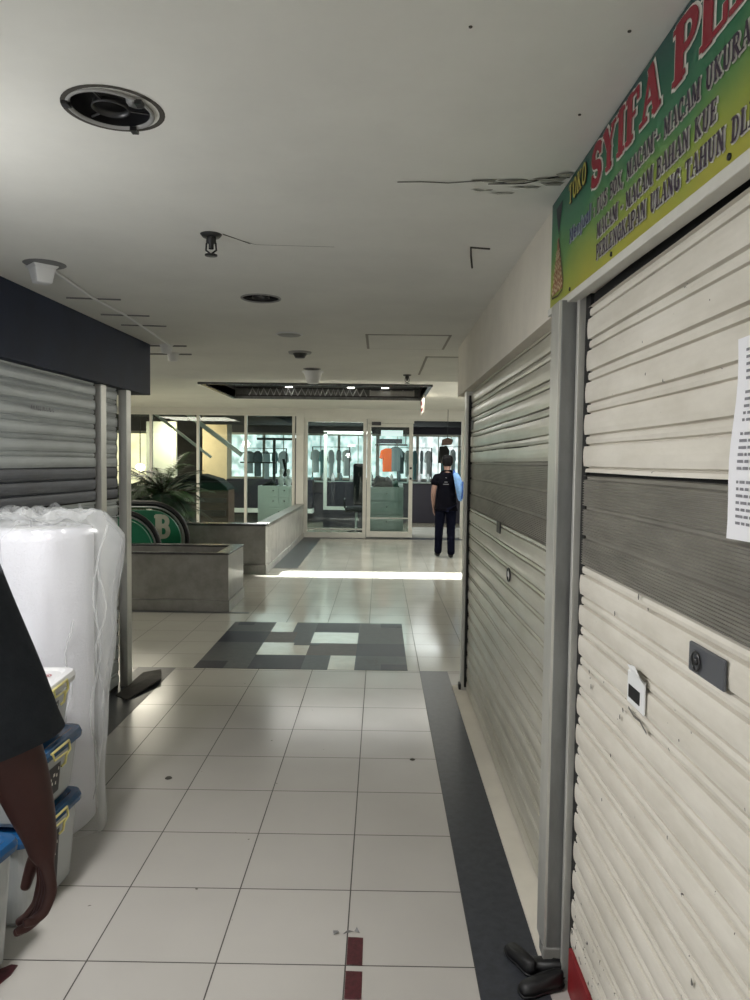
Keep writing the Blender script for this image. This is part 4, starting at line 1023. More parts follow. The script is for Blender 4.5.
# hanging dark bag near the doorway
hb = thing('hanging_bag', 'dark bag with pale handle hanging at the right of the open doorway', 'bag', (1.36, 9.4, 1.85))
MB().prism([(1.24, 1.55), (1.44, 1.55), (1.46, 1.80), (1.40, 1.90), (1.26, 1.88)], 'y', 9.36, 9.46).build('pouch', 'cloth_black', hb, bevel=.015)
MB().prism([(1.30, 1.90), (1.50, 1.92), (1.53, 2.02), (1.42, 2.06), (1.31, 2.02)], 'y', 9.34, 9.44).build('flap', 'brown_wood', hb, bevel=.012)
MB().tube([(1.30, 9.4, 1.90), (1.38, 9.4, 1.93), (1.48, 9.4, 2.0), (1.50, 9.4, 2.1)], .01, 6).build('handle', 'sign_white', hb)
MB().tube([(1.42, 9.4, 2.04), (1.42, 9.4, 2.62)], .006, 6).build('cord', 'dark_steel', hb)

# ------------------------------------------------------------------ ceiling fixtures
def downlight(label, cx, cy, r, tilt=0.0, big=False):
    t = thing('downlight', label, 'downlight', (cx, cy, CZ))
    ri = r
    k = MB().lathe([(ri * .93, .002), (ri * .98, -.006), (ri * 1.05, -.004), (ri * 1.05, .0)], (0, 0, 0), 40)
    cn = MB().lathe([(ri * .93, 0), (ri * .90, .09), (0, .11)], (0, 0, 0), 40)
    T = lambda v: Vector((cx, cy, CZ)) + Matrix.Rotation(tilt, 3, 'Y') @ v
    k.map(T).build('trim_ring', 'grey_plastic', t)
    cn.map(T).build('can', 'black_plastic', t)
    MB().lathe([(ri * .43, .012), (ri * .46, .0), (ri * .43, -.002), (ri * .41, .012)], (0, 0, 0), 32).map(T).build('inner_ring', 'dark_steel', t)
    for a in (20, 140, 260) if big else (40, 160, 280):
        k = MB().tube([(ri * .44 * math.cos(R(a)), ri * .44 * math.sin(R(a)), .004), (ri * .9 * math.cos(R(a)), ri * .9 * math.sin(R(a)), .006)], .003, 6)
        k.map(T).build('spoke', 'dark_steel', t)
    if big:
        MB().lathe([(0, .0), (.022, .003), (.026, .02), (.012, .04)], (ri * .55, ri * .22, .02), 16).map(T).build('bulb', 'grey_plastic', t)
        for a in (75, 200, 330):
            MB().box(-.008, .008, -.012, .012, -.012, -.002).map(lambda v: v + Vector((ri * 1.02 * math.cos(R(a)), ri * 1.02 * math.sin(R(a)), 0))).map(T).build('clip', 'dark_steel', t)
    else:
        MB().lathe([(0, .03), (.03, .03), (.035, .012)], (0, 0, 0), 16).map(T).build('bulb', 'grey_plastic', t)
    return t
downlight('large open round downlight without its cover, nearest on the ceiling at upper left', -.563, -3.605, .096, R(2), True)
downlight('round dark downlight second nearest, past the black sprinkler', -.533, -1.585, .098)
downlight('small dark downlight furthest away in front of the void', -.535, 1.26, .075)
# dark ring on the ceiling around the big one
MB().lathe([(.105, -.0008), (.118, -.0008)], (-.556, -3.605, CZ), 40).build('dark_ring', 'plaster_dark', bpy.data.objects['downlight'], normals=False)

def lathe_thing(name, label, cat, c, parts):
    t = thing(name, label, cat, c)
    for pn_, prof, m in parts: MB().lathe(prof, c, 28).build(pn_, m, t)
    return t
lathe_thing('blanking_disc', 'flat grey round blanking cap between the second and third downlights', 'ceiling disc', (-.518, -.53, CZ), [('disc', [(0, -.010), (.07, -.010), (.085, 0)], 'grey_plastic'), ('rim', [(.085, 0), (.09, -.004), (.078, -.008)], 'white_plastic')])
lathe_thing('smoke_detector', 'small grey cone-shaped smoke detector on the ceiling past the blanking cap', 'smoke detector', (-.534, .26, CZ), [('base', [(0, -.012), (.085, -.012), (.09, 0)], 'grey_plastic'), ('head', [(0, -.045), (.035, -.045), (.055, -.012)], 'dark_steel')])
lathe_thing('ceiling_speaker', 'white bell-shaped detector hanging in front of the ceiling void', 'detector', (-.545, 1.46, CZ), [('base', [(0, -.01), (.10, -.01), (.10, 0)], 'white_plastic'), ('bell', [(0, -.11), (.05, -.11), (.058, -.095), (.085, -.01)], 'white_plastic')])
def sprinkler(label, x, y, z, s_=1.0):
    t = thing('sprinkler', label, 'sprinkler', (x, y, z))
    MB().lathe([(0, -.008 * s_), (.030 * s_, -.010 * s_), (.038 * s_, 0)], (x, y, z), 24).build('escutcheon', 'dark_steel', t)
    MB().lathe([(.016 * s_, -.008 * s_), (.018 * s_, -.028 * s_), (.009 * s_, -.034 * s_), (.009 * s_, -.05 * s_)], (x, y, z), 16).build('body', 'black_plastic', t)
    MB().tube([(x - .016 * s_, y, z - .03 * s_), (x - .018 * s_, y, z - .055 * s_), (x, y, z - .068 * s_), (x + .018 * s_, y, z - .055 * s_), (x + .016 * s_, y, z - .03 * s_)], .0035 * s_, 6).build('yoke', 'black_plastic', t)
    MB().lathe([(0, -.068 * s_), (.022 * s_, -.070 * s_), (.022 * s_, -.074 * s_), (0, -.074 * s_)], (x, y, z), 16).build('deflector', 'black_plastic', t)
sprinkler('black sprinkler head on the near ceiling, right of the dark navy header', -.545, -2.64, CZ, 1.05)
sprinkler('small black sprinkler head on the ceiling before the void, towards the right', .33, 1.64, CZ, 1.1)
k = MB(); stroke2d(k, [(-.50, -2.64), (-.47, -2.60), (-.40, -2.52), (-.10, -2.50)], .003, lambda a, b: (a, b, CZ - .001)); stroke2d(k, [(-.50, -2.65), (-.42, -2.53)], .007, lambda a, b: (a, b, CZ - .001))
tag(k.build('ceiling_crack', 'plaster_dark', normals=False), 'thin crack in the ceiling paint running right from the black sprinkler', 'crack')

# left: lamp holder with conduit
lh = thing('lamp_holder', 'white square lamp holder on the ceiling by the navy header', 'lamp holder', (-1.385, -2.17, CZ))
MB().lathe([(0, -.075), (.045, -.075), (.062, -.012), (.075, -.008), (.075, 0)], (-1.385, -2.17, CZ), 4).map(lambda v: Vector(v)).build('holder', 'white_plastic', lh, bevel=.006)
MB().lathe([(0, -.002), (.085, -.002), (.088, 0)], (-1.36, -2.20, CZ), 20).build('stain_ring', 'wire_grey', lh)
cd = thing('ceiling_conduit', 'pale cable conduit running along the ceiling beside the navy header', 'conduit', (-1.40, -1.2, CZ))
MB().tube([(-1.355, -2.14, CZ - .008), (-1.39, -1.60, CZ - .010), (-1.38, -1.15, CZ - .008), (-1.40, -.70, CZ - .010), (-1.44, -.05, CZ - .008)], .007, 8).build('pipe', 'white_plastic', cd)
for (xa, ya) in ((-1.40, -1.55), (-1.385, -1.12), (-1.38, -.80)):
    MB().tube([(xa - .14, ya - .01, CZ - .004), (xa + .13, ya + .02, CZ - .004)], .004, 6).build('cross_wire', 'wire_grey', cd)
for i, (x, y) in enumerate(((-1.47, -.02), (-1.54, .40))):
    t = thing('lamp_holder', ('small white lamp holder at the far end of the ceiling conduit', 'small white lamp holder just past the end of the navy header')[i], 'lamp holder', (x, y, CZ))
    MB().lathe([(0, -.06), (.035, -.06), (.045, -.008), (.055, 0)], (x, y, CZ), 12).build('holder', 'white_plastic', t)
    MB().tube([(x - .25, y + .02, CZ - .005), (x + .14, y + .02, CZ - .005)], .006, 6).build('cable', 'wire_grey', t)
tag(MB().tube([(-1.62, -2.16, CZ - .01), (-1.55, -2.30, CZ - .02), (-1.50, -2.34, CZ - .004)], .006, 6).build('cable_stub', 'white_plastic'), 'short white cable stub at the ceiling above the navy header', 'cable')

# right: ceiling access panels
def hatch(label, x0, x1, y0, y1):
    t = thing('access_hatch', label, 'access hatch', ((x0 + x1) / 2, (y0 + y1) / 2, CZ)); w = .018
    MB().box(x0 + w, x1 - w, y0 + w, y1 - w, CZ - .006, CZ).build('panel', 'ceiling_paint', t)
    bars([(x0, x1, y0, y0 + w, CZ - .004, CZ), (x0, x1, y1 - w, y1, CZ - .004, CZ), (x0, x0 + w, y0, y1, CZ - .004, CZ), (x1 - w, x1, y0, y1, CZ - .004, CZ)]).build('frame', 'plaster_flake', t)
hatch('square ceiling access panel beside the right header, nearer one', -.02, .54, -.56, .04)
hatch('square ceiling access panel near the void, farther one', .43, .98, .42, 1.60)
# peeled paint crack by the sign
pk = thing('peeling_paint', 'long crack of peeling paint on the ceiling beside the shop sign', 'peeling paint', (.4, -3.16, CZ))
k = MB(); rnd = random.Random(4); pts = [(.13, -3.168), (.20, -3.172), (.28, -3.165), (.36, -3.182), (.44, -3.172), (.50, -3.186), (.56, -3.20), (.625, -3.215)]
stroke2d(k, pts, .006, lambda a, b: (a, b, CZ - .0012)); stroke2d(k, [(.40, -3.16), (.50, -3.165), (.60, -3.23)], .008, lambda a, b: (a, b, CZ - .0012))
k.build('crack', 'plaster_dark', pk, normals=False)
k = MB()
for a, b, l, w in ((.34, -3.19, .08, .022), (.42, -3.19, .09, .03), (.52, -3.205, .10, .035), (.46, -3.14, .10, .016), (.40, -3.09, .09, .012), (.35, -3.115, .07, .010), (.58, -3.24, .05, .04), (.55, -3.17, .07, .03)):
    k.add([(a, b, CZ - .001), (a + l * .4, b - w * .5, CZ - .008), (a + l, b - w * .3, CZ - .001), (a + l * .9, b + w * .5, CZ - .002), (a + l * .3, b + w * .6, CZ - .0012)], [(0, 1, 2, 3, 4)])
k.build('flakes', 'plaster_flake', pk, normals=False)
tag(MB().tube([(.462, -2.26, CZ - .012), (.44, -2.40, CZ - .004), (.425, -2.52, CZ - .003), (.50, -2.50, CZ - .002)], .004, 6).build('ceiling_wire', 'plaster_dark'), 'bent dark wire hook sticking from the ceiling right of the sprinkler', 'wire')
for i, (x, y) in enumerate(((.555, -3.94), (.551, -3.60), (.25, -3.95), (-.80, -3.95))):
    tag(MB().lathe([(0, -.003), (.0035, -.002), (.004, 0)], (x, y, CZ), 8).build('ceiling_nail', 'plaster_dark'), ('dark nail in the ceiling, nearest beside the shop sign', 'dark nail in the ceiling, beside the red letters of the sign', 'dark nail in the ceiling, mid ceiling at the top', 'dark nail in the ceiling above the large open downlight')[i], 'nail')
# small hanging sign near the doorway
hs = thing('hanging_sign', 'small cream sign with red marks hanging at the far doorway', 'sign', (.75, 6.4, CZ2))
MB().box(.735, .755, 6.05, 6.85, CZ2 - .29, CZ2 - .02).build('board', 'wall_cream', hs)
k = MB()
for (a, b, c, d) in ((6.2, 6.5, -.10, -.16), (6.15, 6.7, -.20, -.25), (6.55, 6.75, -.07, -.14)): k.box(.733, .736, a, b, CZ2 + c, CZ2 + d)
k.build('red_marks', 'red_paint', hs)
MB().tube([(.745, 6.1, CZ2), (.745, 6.1, CZ2 - .03)], .005, 6).tube([(.745, 6.8, CZ2), (.745, 6.8, CZ2 - .03)], .005, 6).build('hanger', 'dark_steel', hs)
# ceiling lamp out of view that lights the near corridor
cl = thing('ceiling_lamp', 'white bulb socket on the ceiling over the boxes at the left', 'lamp', (-1.02, -3.86, CZ))
MB().lathe([(0, -.14), (.03, -.14), (.035, -.03), (.06, -.02), (.06, 0)], (-1.02, -3.86, CZ), 20).build('lamp_socket', 'white_plastic', cl)

# ------------------------------------------------------------------ floor marks
def floor_tape(label, pts):
    o = MB().prism(pts, 'z', 0.0003, .0014).build('tape_mark', 'wine_tape'); tag(o, label, 'tape mark')
floor_tape('wine-red tape rectangle on the floor, upper of the pair at bottom centre', [(.003, -3.197), (.052, -3.200), (.052, -3.068), (.003, -3.065)])
floor_tape('wine-red tape rectangle on the floor, lower of the pair at bottom centre', [(.003, -3.345), (.053, -3.345), (.053, -3.228), (.003, -3.226)])
floor_tape('wine-red tape strip on the floor in the bottom left corner', [(-1.022, -3.222), (-1.00, -3.225), (-1.00, -3.27), (-1.045, -3.40), (-1.10, -3.46), (-1.12, -3.40), (-1.085, -3.28)])
# small scraps of litter
k = MB(); k.add([(-.015, -3.05, .002), (.0, -3.045, .012), (.022, -3.04, .004), (.03, -3.03, .013), (.04, -3.045, .003)], [(0, 1, 2), (2, 3, 4)]); k.add([(-.045, -3.055, .002), (-.028, -3.05, .008), (-.033, -3.035, .003), (-.048, -3.04, .006)], [(0, 1, 2, 3)])
tag(k.build('paper_scrap', 'wire_grey', solid=.001), 'tiny crumpled scrap beside the upper red tape mark', 'scrap')
tag(MB().lathe([(0, .008), (.012, .006), (.018, 0)], (-.925, -1.88, 0), 8).build('pebble', 'plaster_dark'), 'small dark pebble of dirt on the tiles right of the wrapped roll', 'pebble')
tag(MB().lathe([(0, .004), (.012, .003), (.014, 0)], (.275, -1.61, 0), 8).build('pebble', 'plaster_dark'), 'tiny dark speck of dirt on the tiles before the dark strip', 'pebble')
cb = MB(); cb.add([(-1.63, -.64, .004), (-1.52, -.74, .010), (-1.42, -.34, .028), (-1.50, -.06, .016), (-1.62, -.10, .004), (-1.53, -.36, .026)], [(0, 1, 5), (1, 2, 5), (2, 3, 5), (3, 4, 5), (4, 0, 5)])
tag(cb.build('cardboard_sheet', 'cardboard_dark', solid=.004), 'dark bent cardboard sheet lying on the strip by the left post', 'cardboard')
# dark heap of worn shoes at the post foot
def shoe(x, y, z, rz, label, s_=1.0, rx=0):
    t = thing('old_shoe', label, 'shoe', (x, y, z), 'worn shoes at the foot of the steel post', rz)
    out = [(.10, -.0), (.095, .028), (.05, .040), (-.02, .032), (-.09, .034), (-.12, .018), (-.125, 0), (-.12, -.018), (-.09, -.032), (-.02, -.030), (.05, -.040), (.095, -.028)]
    def lay(scale, zz): return [(a * scale * s_, b * scale * s_, zz * s_) for a, b in out]
    def build(n, layers, m, sub=0):
        k = MB(); N = len(out); vs = []
        for l in layers: vs += l
        fs = [tuple(range(N))[::-1], tuple(range((len(layers) - 1) * N, len(layers) * N))]
        for q in range(len(layers) - 1): fs += [(q * N + i, q * N + (i + 1) % N, (q + 1) * N + (i + 1) % N, (q + 1) * N + i) for i in range(N)]
        c, s2 = math.cos(rz), math.sin(rz)
        k.add([(x + a * c - b * s2, y + a * s2 + b * c, z + zz) for a, b, zz in vs], fs, True)
        return k.build(n, m, t)
    build('sole', [lay(1, 0), lay(1.02, .014)], 'black_rubber')
    u = [lay(.97, .014), lay(.96, .034)]
    u.append([(a * .9 * s_ - .008 * s_, b * .8 * s_, (.052 if a > 0 else .068) * s_) for a, b in out])
    u.append([(a * .55 * s_ - .04 * s_, b * .5 * s_, (.060 if a > 0 else .075) * s_) for a, b in out])
    build('upper', u, 'shoe_black')
shoe(.575, -3.30, .002, R(200), 'black worn shoe nearest the camera at the foot of the steel post', .66)
shoe(.600, -3.215, .002, R(160), 'black worn shoe lying against the foot of the steel post', .62)
shoe(.540, -3.175, .002, R(115), 'narrow black shoe sticking up left of the steel post foot', .62)

# ------------------------------------------------------------------ wrapped foam roll
RX, RY = -1.345, -2.33
ro = thing('foam_roll', 'tall white foam roll standing in a clear plastic bag against the left shutter', 'foam roll', (RX, RY, 0))
k = MB(); n = 56; vs = []
prof = [(.03, 0.0), (.205, 0.0), (.222, .02), (.218, .3), (.222, .7), (.220, 1.0), (.222, 1.22), (.212, 1.262), (.19, 1.268), (.05, 1.262), (.045, 1.20), (.0, 1.20)]
k.lathe([(r, z) for r, z in prof], (RX, RY, 0), n)
k.map(lambda v: Vector((RX + (v.x - RX) * (1 + .012 * math.sin(9 * math.atan2(v.y - RY, v.x - RX) + v.z * 3)), RY + (v.y - RY) * (1 + .012 * math.sin(7 * math.atan2(v.y - RY, v.x - RX) - v.z * 4)), v.z)))
fr_ = k.build('foam_core', 'foam_white', ro)
k = MB()
for rr in (.17, .14, .11, .08): k.tube([(RX + rr * math.cos(a), RY + rr * math.sin(a), 1.268) for a in [j * math.pi / 16 for j in range(32)]], .003, 5, closed=True)
k.build('wound_edge', 'white_plastic', fr_)
# bag: folded sleeve, wider than the roll towards the right
rnd = random.Random(8); NA, NZ = 96, 46
ph = [rnd.uniform(0, 6.28) for _ in range(10)]
vs = []
for j in range(NZ + 1):
    v = j / NZ; z = .004 + 1.335 * v
    for i in range(NA):
        a = 2 * math.pi * i / NA
        flap = math.exp(-((a - R(-12)) ** 2) / .10) + math.exp(-((a - R(348)) ** 2) / .10)
        r = .238 + .14 * flap * (.45 + .60 * v - .18 * math.sin(v * 5)) \
            + .006 * math.sin(5 * a + ph[0] + 3 * v) + .005 * math.sin(11 * a + ph[1] - 7 * v) + .0045 * math.sin(23 * v + 4 * a + ph[2]) + .003 * math.sin(17 * a + 19 * v)
        if v > .93: r -= (v - .93) * 1.1; 
        zz = z + (.010 * math.sin(6 * a + ph[3]) + .006 * math.sin(13 * a + ph[4])) * max(0, (v - .85)) / .15
        if v > .93: zz += .008 * math.sin(9 * a + ph[5])
        r += .006 * rnd.uniform(-1, 1) * max(0, (v - .9)) * 8
        vs.append((RX + r * math.cos(a), RY + r * math.sin(a), max(.003, zz)))
k = MB().add(vs, [(j * NA + i, j * NA + (i + 1) % NA, (j + 1) * NA + (i + 1) % NA, (j + 1) * NA + i) for j in range(NZ) for i in range(NA)], True)
bagp = k.build('plastic_bag', 'plastic_film', ro, normals=False)
# gathered crumpled top of the bag
vs = []; NR = 16
for j in range(NR + 1):
    u = j / NR
    for i in range(NA):
        a = 2 * math.pi * i / NA; r = .235 * (1 - u) + .02 * u
        zz = 1.315 + .014 * math.sin(3 * a + 9 * u + ph[6]) * (1 - .3 * u) + .010 * math.sin(8 * a - 14 * u + ph[7]) + .006 * rnd.uniform(-1, 1)
        vs.append((RX + r * math.cos(a) * (1 + .05 * math.sin(5 * a)), RY + r * math.sin(a), zz))
k = MB().add(vs, [(j * NA + i, j * NA + (i + 1) % NA, (j + 1) * NA + (i + 1) % NA, (j + 1) * NA + i) for j in range(NR) for i in range(NA)], True)
k.build('gathered_top', 'plastic_film', bagp, normals=False)
# stiff folds down the right edge
k = MB()
for q, (a0, z0, z1, amp) in enumerate(((R(-22), .15, 1.20, .012), (R(-8), .5, 1.28, .016), (R(-40), .30, .9, .010))):
    pts = [(RX + (.285 + .03 * (z0 + (z1 - z0) * t / 14) - .03 * q + amp * math.sin(t * .9 + q)) * math.cos(a0 + .05 * math.sin(t)), RY + (.285 - .03 * q + amp * math.sin(t * .9 + q)) * math.sin(a0 + .05 * math.sin(t)), z0 + (z1 - z0) * t / 14) for t in range(15)]
    k.tube(pts, [.0015 + .004 * abs(math.sin(t * .7 + q)) for t in range(15)], 5)
k.build('fold', 'plastic_film', bagp)

# ------------------------------------------------------------------ storage boxes
def rrect(x0, x1, y0, y1, r, n=4):
    pts = []
    for cx, cy, a0 in ((x1 - r, y1 - r, 0), (x0 + r, y1 - r, 90), (x0 + r, y0 + r, 180), (x1 - r, y0 + r, 270)):
        pts += [(cx + r * math.cos(R(a0 + 90 * k / n)), cy + r * math.sin(R(a0 + 90 * k / n))) for k in range(n + 1)]
    return pts
def rings(mb, layers, cap0=True, cap1=True, sm=False):
    N = len(layers[0]); vs = []
    for l in layers: vs += l
    fs = [(q * N + i, q * N + (i + 1) % N, (q + 1) * N + (i + 1) % N, (q + 1) * N + i) for q in range(len(layers) - 1) for i in range(N)]
    if cap0: fs.append(tuple(range(N))[::-1])
    if cap1: fs.append(tuple(range((len(layers) - 1) * N, len(layers) * N)))
    mb.add(vs, fs, sm); return mb
def storage_box(label, cx, cy, z, W=.36, D=.40, H=.225, lid='lid_blue', rz=0.0, group=None):
    t = thing('storage_box', label, 'storage box', (cx, cy, z), group, rz)
    def L3(w, d, zz, r=.04): return [(a, b, zz) for a, b in rrect(-w / 2, w / 2, -d / 2, d / 2, r)]
    def W3(mb):
        c, s_ = math.cos(rz), math.sin(rz); return mb.map(lambda v: Vector((cx + v.x * c - v.y * s_, cy + v.x * s_ + v.y * c, z + v.z)))
    hb_ = H - .045
    W3(rings(MB(), [L3(W - .085, D - .085, .002), L3(W - .06, D - .06, .02), L3(W - .025, D - .025, hb_), L3(W - .01, D - .01, hb_ + .006)], True, False)).build('tub', 'clear_box', t, normals=True)
    W3(rings(MB(), [L3(W - .10, D - .10, .006), L3(W - .06, D - .06, hb_ * .75)], True, True)).build('contents', 'box_contents', t)
    l = W3(rings(MB(), [L3(W - .03, D - .03, hb_ - .004), L3(W, D, hb_), L3(W + .004, D + .004, hb_ + .018), L3(W - .008, D - .008, hb_ + .036), L3(W - .05, D - .05, hb_ + .038), L3(W - .07, D - .07, hb_ + .030)], False, True)).build('lid', lid, t, bevel=.002)
    # clamps on the +x side and the -y side
    cm = MB().tube([(W / 2 + .006, -.075, hb_ + .026), (W / 2 + .010, .045, hb_ + .030), (W / 2 + .012, .050, hb_ - .004), (W / 2 + .013, .02, hb_ - .012), (W / 2 + .010, .015, hb_ - .040), (W / 2 + .004, .00, hb_ - .046)], .0045, 7)
    cm.tube([(W / 2 + .008, -.07, hb_ + .024), (W / 2 + .012, -.065, hb_ + .0), (W / 2 + .012, .03, hb_ - .004)], .0035, 6)
    W3(cm).build('clamp', 'clamp_yellow', t)
    cm = MB().tube([(-.05, -D / 2 - .006, hb_ + .026), (.05, -D / 2 - .008, hb_ + .026), (.045, -D / 2 - .010, hb_ - .03), (-.045, -D / 2 - .010, hb_ - .03)], .004, 6, closed=True)
    W3(cm).build('clamp', 'clamp_yellow', t)
    zl0, zl1 = .045, hb_ - .040
    k = MB(); x_lo = W / 2 - .0225 ; x_hi = W / 2 - .0135
    def sx(zz): return W / 2 - .030 + (.0175) * (zz - .02) / (hb_ - .02) + .0022
    k.add([(sx(zl0), -.05, zl0), (sx(zl0), .035, zl0), (sx(zl1), .035, zl1), (sx(zl1), -.05, zl1)], [(0, 1, 2, 3)])
    lb = W3(k).build('label', 'label_black', t, normals=False)
    k = MB()
    for (a, b, w_) in ((-.03, .50, .008), (-.01, .62, .014), (.01, .55, .010), (-.02, .35, .010), (.005, .30, .008), (.02, .75, .006)):
        zz = zl0 + (zl1 - zl0) * b
        k.add([(sx(zz) + .0012, a - w_ / 2, zz), (sx(zz) + .0012, a + w_ / 2, zz), (sx(zz + .012) + .0012, a + w_ / 3, zz + .012), (sx(zz + .012) + .0012, a - w_ / 2, zz + .012)], [(0, 1, 2, 3)])
    W3(k).build('label_print', 'sign_white', lb, normals=False)
    return t
BX, BY = -1.20, -2.88
GR = 'clear storage boxes stacked before the roll'
storage_box('clear box with blue lid, lowest in the stack before the foam roll', BX, BY, 0.002, H=.33, rz=R(-4), group=GR)
storage_box('clear box with blue lid, second from the floor before the foam roll', BX + .005, BY + .005, .333, H=.235, rz=R(-2), group=GR)
tb = storage_box('clear box with printed white lid, topmost in the stack before the foam roll', BX + .01, BY, .568, W=.34, D=.37, H=.215, lid='lid_white', rz=R(3), group=GR)
def tb_pos(a, b, z=.747): 
    c, s_ = math.cos(R(3)), math.sin(R(3)); return (BX + .01 + a * c - b * s_, BY + a * s_ + b * c, z)
lidobj = [c for c in tb.children if c.name.startswith('lid')][0]
for i, (a, b, m, s_) in enumerate(((.02, .02, 'print_blue', .03), (.09, .08, 'print_red', .022), (.05, -.06, 'print_blue', .018), (-.05, .10, 'print_red', .02), (-.08, -.02, 'print_blue', .025), (.10, -.01, 'print_red', .012))):
    k = MB(); pts = [(a + s_ * q / 20 * math.cos(q * .7), b + s_ * q / 20 * math.sin(q * .7)) for q in range(21)]
    stroke2d(k, pts, .004, lambda p, q: tb_pos(p, q, .568 + .215 - .045 + .0325)); k.build('print', m, lidobj, normals=False)
storage_box('clear box with blue lid, standing nearest the camera behind the hand', -1.205, -3.36, 0.002, H=.40, rz=R(-8), group='clear storage boxes standing before the left shutter')

# ------------------------------------------------------------------ people
def skin(name, pts, edges, m, parent, lvl=2, root=0):
    me = bpy.data.meshes.new(name)
    off = Vector(parent['_org']) if parent is not None else Vector((0, 0, 0))
    me.from_pydata([tuple(Vector(p[0]) - off) for p in pts], edges, [])
    o = bpy.data.objects.new(name, me); COL.objects.link(o); me.materials.append(MATS[m])
    md = o.modifiers.new('skin', 'SKIN'); md.use_smooth_shade = True; md.branch_smoothing = .6
    sv = me.skin_vertices[0].data
    for i, p in enumerate(pts):
        r = p[1]; sv[i].radius = r if isinstance(r, tuple) else (r, r); sv[i].use_root = (i == root)
    ss = o.modifiers.new('sub', 'SUBSURF'); ss.levels = lvl; ss.render_levels = lvl
    if parent is not None: o.parent = parent; o['_org'] = tuple(off)
    return o
def chain(n0, n): return [(n0 + i, n0 + i + 1) for i in range(n - 1)]

def hand_points(w, f, side, back, s=1.0, curl=(.25, .45, .45), r0=.0104):
    """wrist w; f = finger direction; side = towards the thumb; back = out of the back of the hand. Returns list of chains [(pos, r)..]"""
    w, f, side, back = Vector(w), Vector(f).normalized(), Vector(side).normalized(), Vector(back).normalized()
    ch = []
    lens = {'index': (.044, .026, .020), 'middle': (.048, .029, .021), 'ring': (.044, .027, .020), 'little': (.034, .021, .018)}
    for i, (nme, ln) in enumerate(lens.items()):
        lat = (.030 - i * .0195) * s
        kn = w + f * (.088 - .004 * abs(i - 1)) * s + side * lat
        c = []; p = kn; ang = 0
        mid = w + f * .035 * s + side * lat * .75
        c.append((mid, r0 * 1.25 * s)); c.append((kn, r0 * 1.12 * s))
        for j, l in enumerate(ln):
            ang += curl[j] + .05 * i
            d = f * math.cos(ang) - back * math.sin(ang) + side * (.04 * (1.5 - i)) * .5
            p = p + d.normalized() * l * s; c.append((p, r0 * (1.0, .9, .74)[j] * s))
        ch.append(c)
    tb0 = w + f * .022 * s + side * .022 * s
    t1 = tb0 + (f * .030 + side * .026 - back * .010) * s; t2 = t1 + (f * .030 + side * .008 - back * .010) * s; t3 = t2 + (f * .024 - back * .010) * s
    ch.append([(tb0, r0 * 1.45 * s), (t1, r0 * 1.3 * s), (t2, r0 * 1.1 * s), (t3, r0 * .85 * s)])
    return ch

def body(name, J, m, parent, curls, lvl=2, am=1.0, hs=1.0):
    """J: joints dict; one continuous skinned body with hands"""
    P = []; E = []
    def a(pos, r, link=None):
        P.append((Vector(pos), r)); i = len(P) - 1
        if link is not None: E.append((link, i))
        return i
    pe = a(J['pelvis'], (.110, .085)); sp = a(J['spine'], (.100, .078), pe); ch_ = a(J['chest'], (.115, .085), sp); nk0 = a(J['neck0'], (.060, .058), ch_)
    nk = a(J['neck'], .050, nk0); hd0 = a(J['head0'], (.076, .088), nk); hd1 = a(J['head1'], (.094, .108), hd0); hd2 = a(Vector(J['head2']) + Vector((0, 0, .03)), (.070, .085), hd1)
    for s in 'LR':
        sh_ = a(J['sh' + s], .052, ch_); el = a(J['el' + s], .042 * am, sh_); fm = a(Vector(J['el' + s]).lerp(Vector(J['wr' + s]), .3), .042 * am, el); wr = a(J['wr' + s], (.030 * am, .026 * am), fm)
        hp = a(J['hip' + s], .085, pe); th = a(Vector(J['hip' + s]).lerp(Vector(J['kn' + s]), .5), .070, hp); kn = a(J['kn' + s], .052, th)
        cf = a(Vector(J['kn' + s]).lerp(Vector(J['an' + s]), .35), .052, kn); an = a(J['an' + s], .036, cf); ft = a(J['ft' + s], (.036, .026), an)
        f, side, back = J['hand' + s]
        pm = a(Vector(J['wr' + s]) + Vector(f).normalized() * .030 * hs, (.032 * hs, .020 * hs), wr)
        for c in hand_points(J['wr' + s], f, side, back, hs, curls[s]):
            prev = pm
            for (p, r) in c: prev = a(p, r, prev)
    return skin(name, P, E, m, parent, lvl, pe)

# --- far person, walking away
p1 = thing('person', 'person in black t-shirt and dark trousers walking away past the doors, bag on right shoulder', 'person', (1.17, 6.7, 0))
X, Y = 1.17, 6.7
J = dict(pelvis=(X + .00, Y, .90), spine=(X + .0, Y, 1.05), chest=(X + .01, Y, 1.25), neck0=(X + .01, Y + .01, 1.40), neck=(X + .01, Y + .02, 1.46), head0=(X + .012, Y + .035, 1.52), head1=(X + .012, Y + .04, 1.59), head2=(X + .012, Y + .04, 1.65),
         shL=(X - .165, Y, 1.34), elL=(X - .215, Y - .03, 1.07), wrL=(X - .20, Y + .05, .83), shR=(X + .18, Y, 1.34), elR=(X + .235, Y + .05, 1.10), wrR=(X + .17, Y + .24, 1.10),
         hipL=(X - .085, Y, .86), knL=(X - .105, Y + .04, .47), anL=(X - .115, Y + .06, .09), ftL=(X - .13, Y + .19, .035),
         hipR=(X + .085, Y, .86), knR=(X + .085, Y - .01, .47), anR=(X + .085, Y - .10, .09), ftR=(X + .09, Y + .03, .035),
         handL=((.05, .05, -1), (0.3, 1, 0), (-1, .3, 0)), handR=((0, 1, .1), (-1, 0, .2), (0, 0, 1)))
body('body', J, 'skin_tan', p1, {'L': (.25, .4, .4), 'R': (.7, .8, .6)})
V = Vector
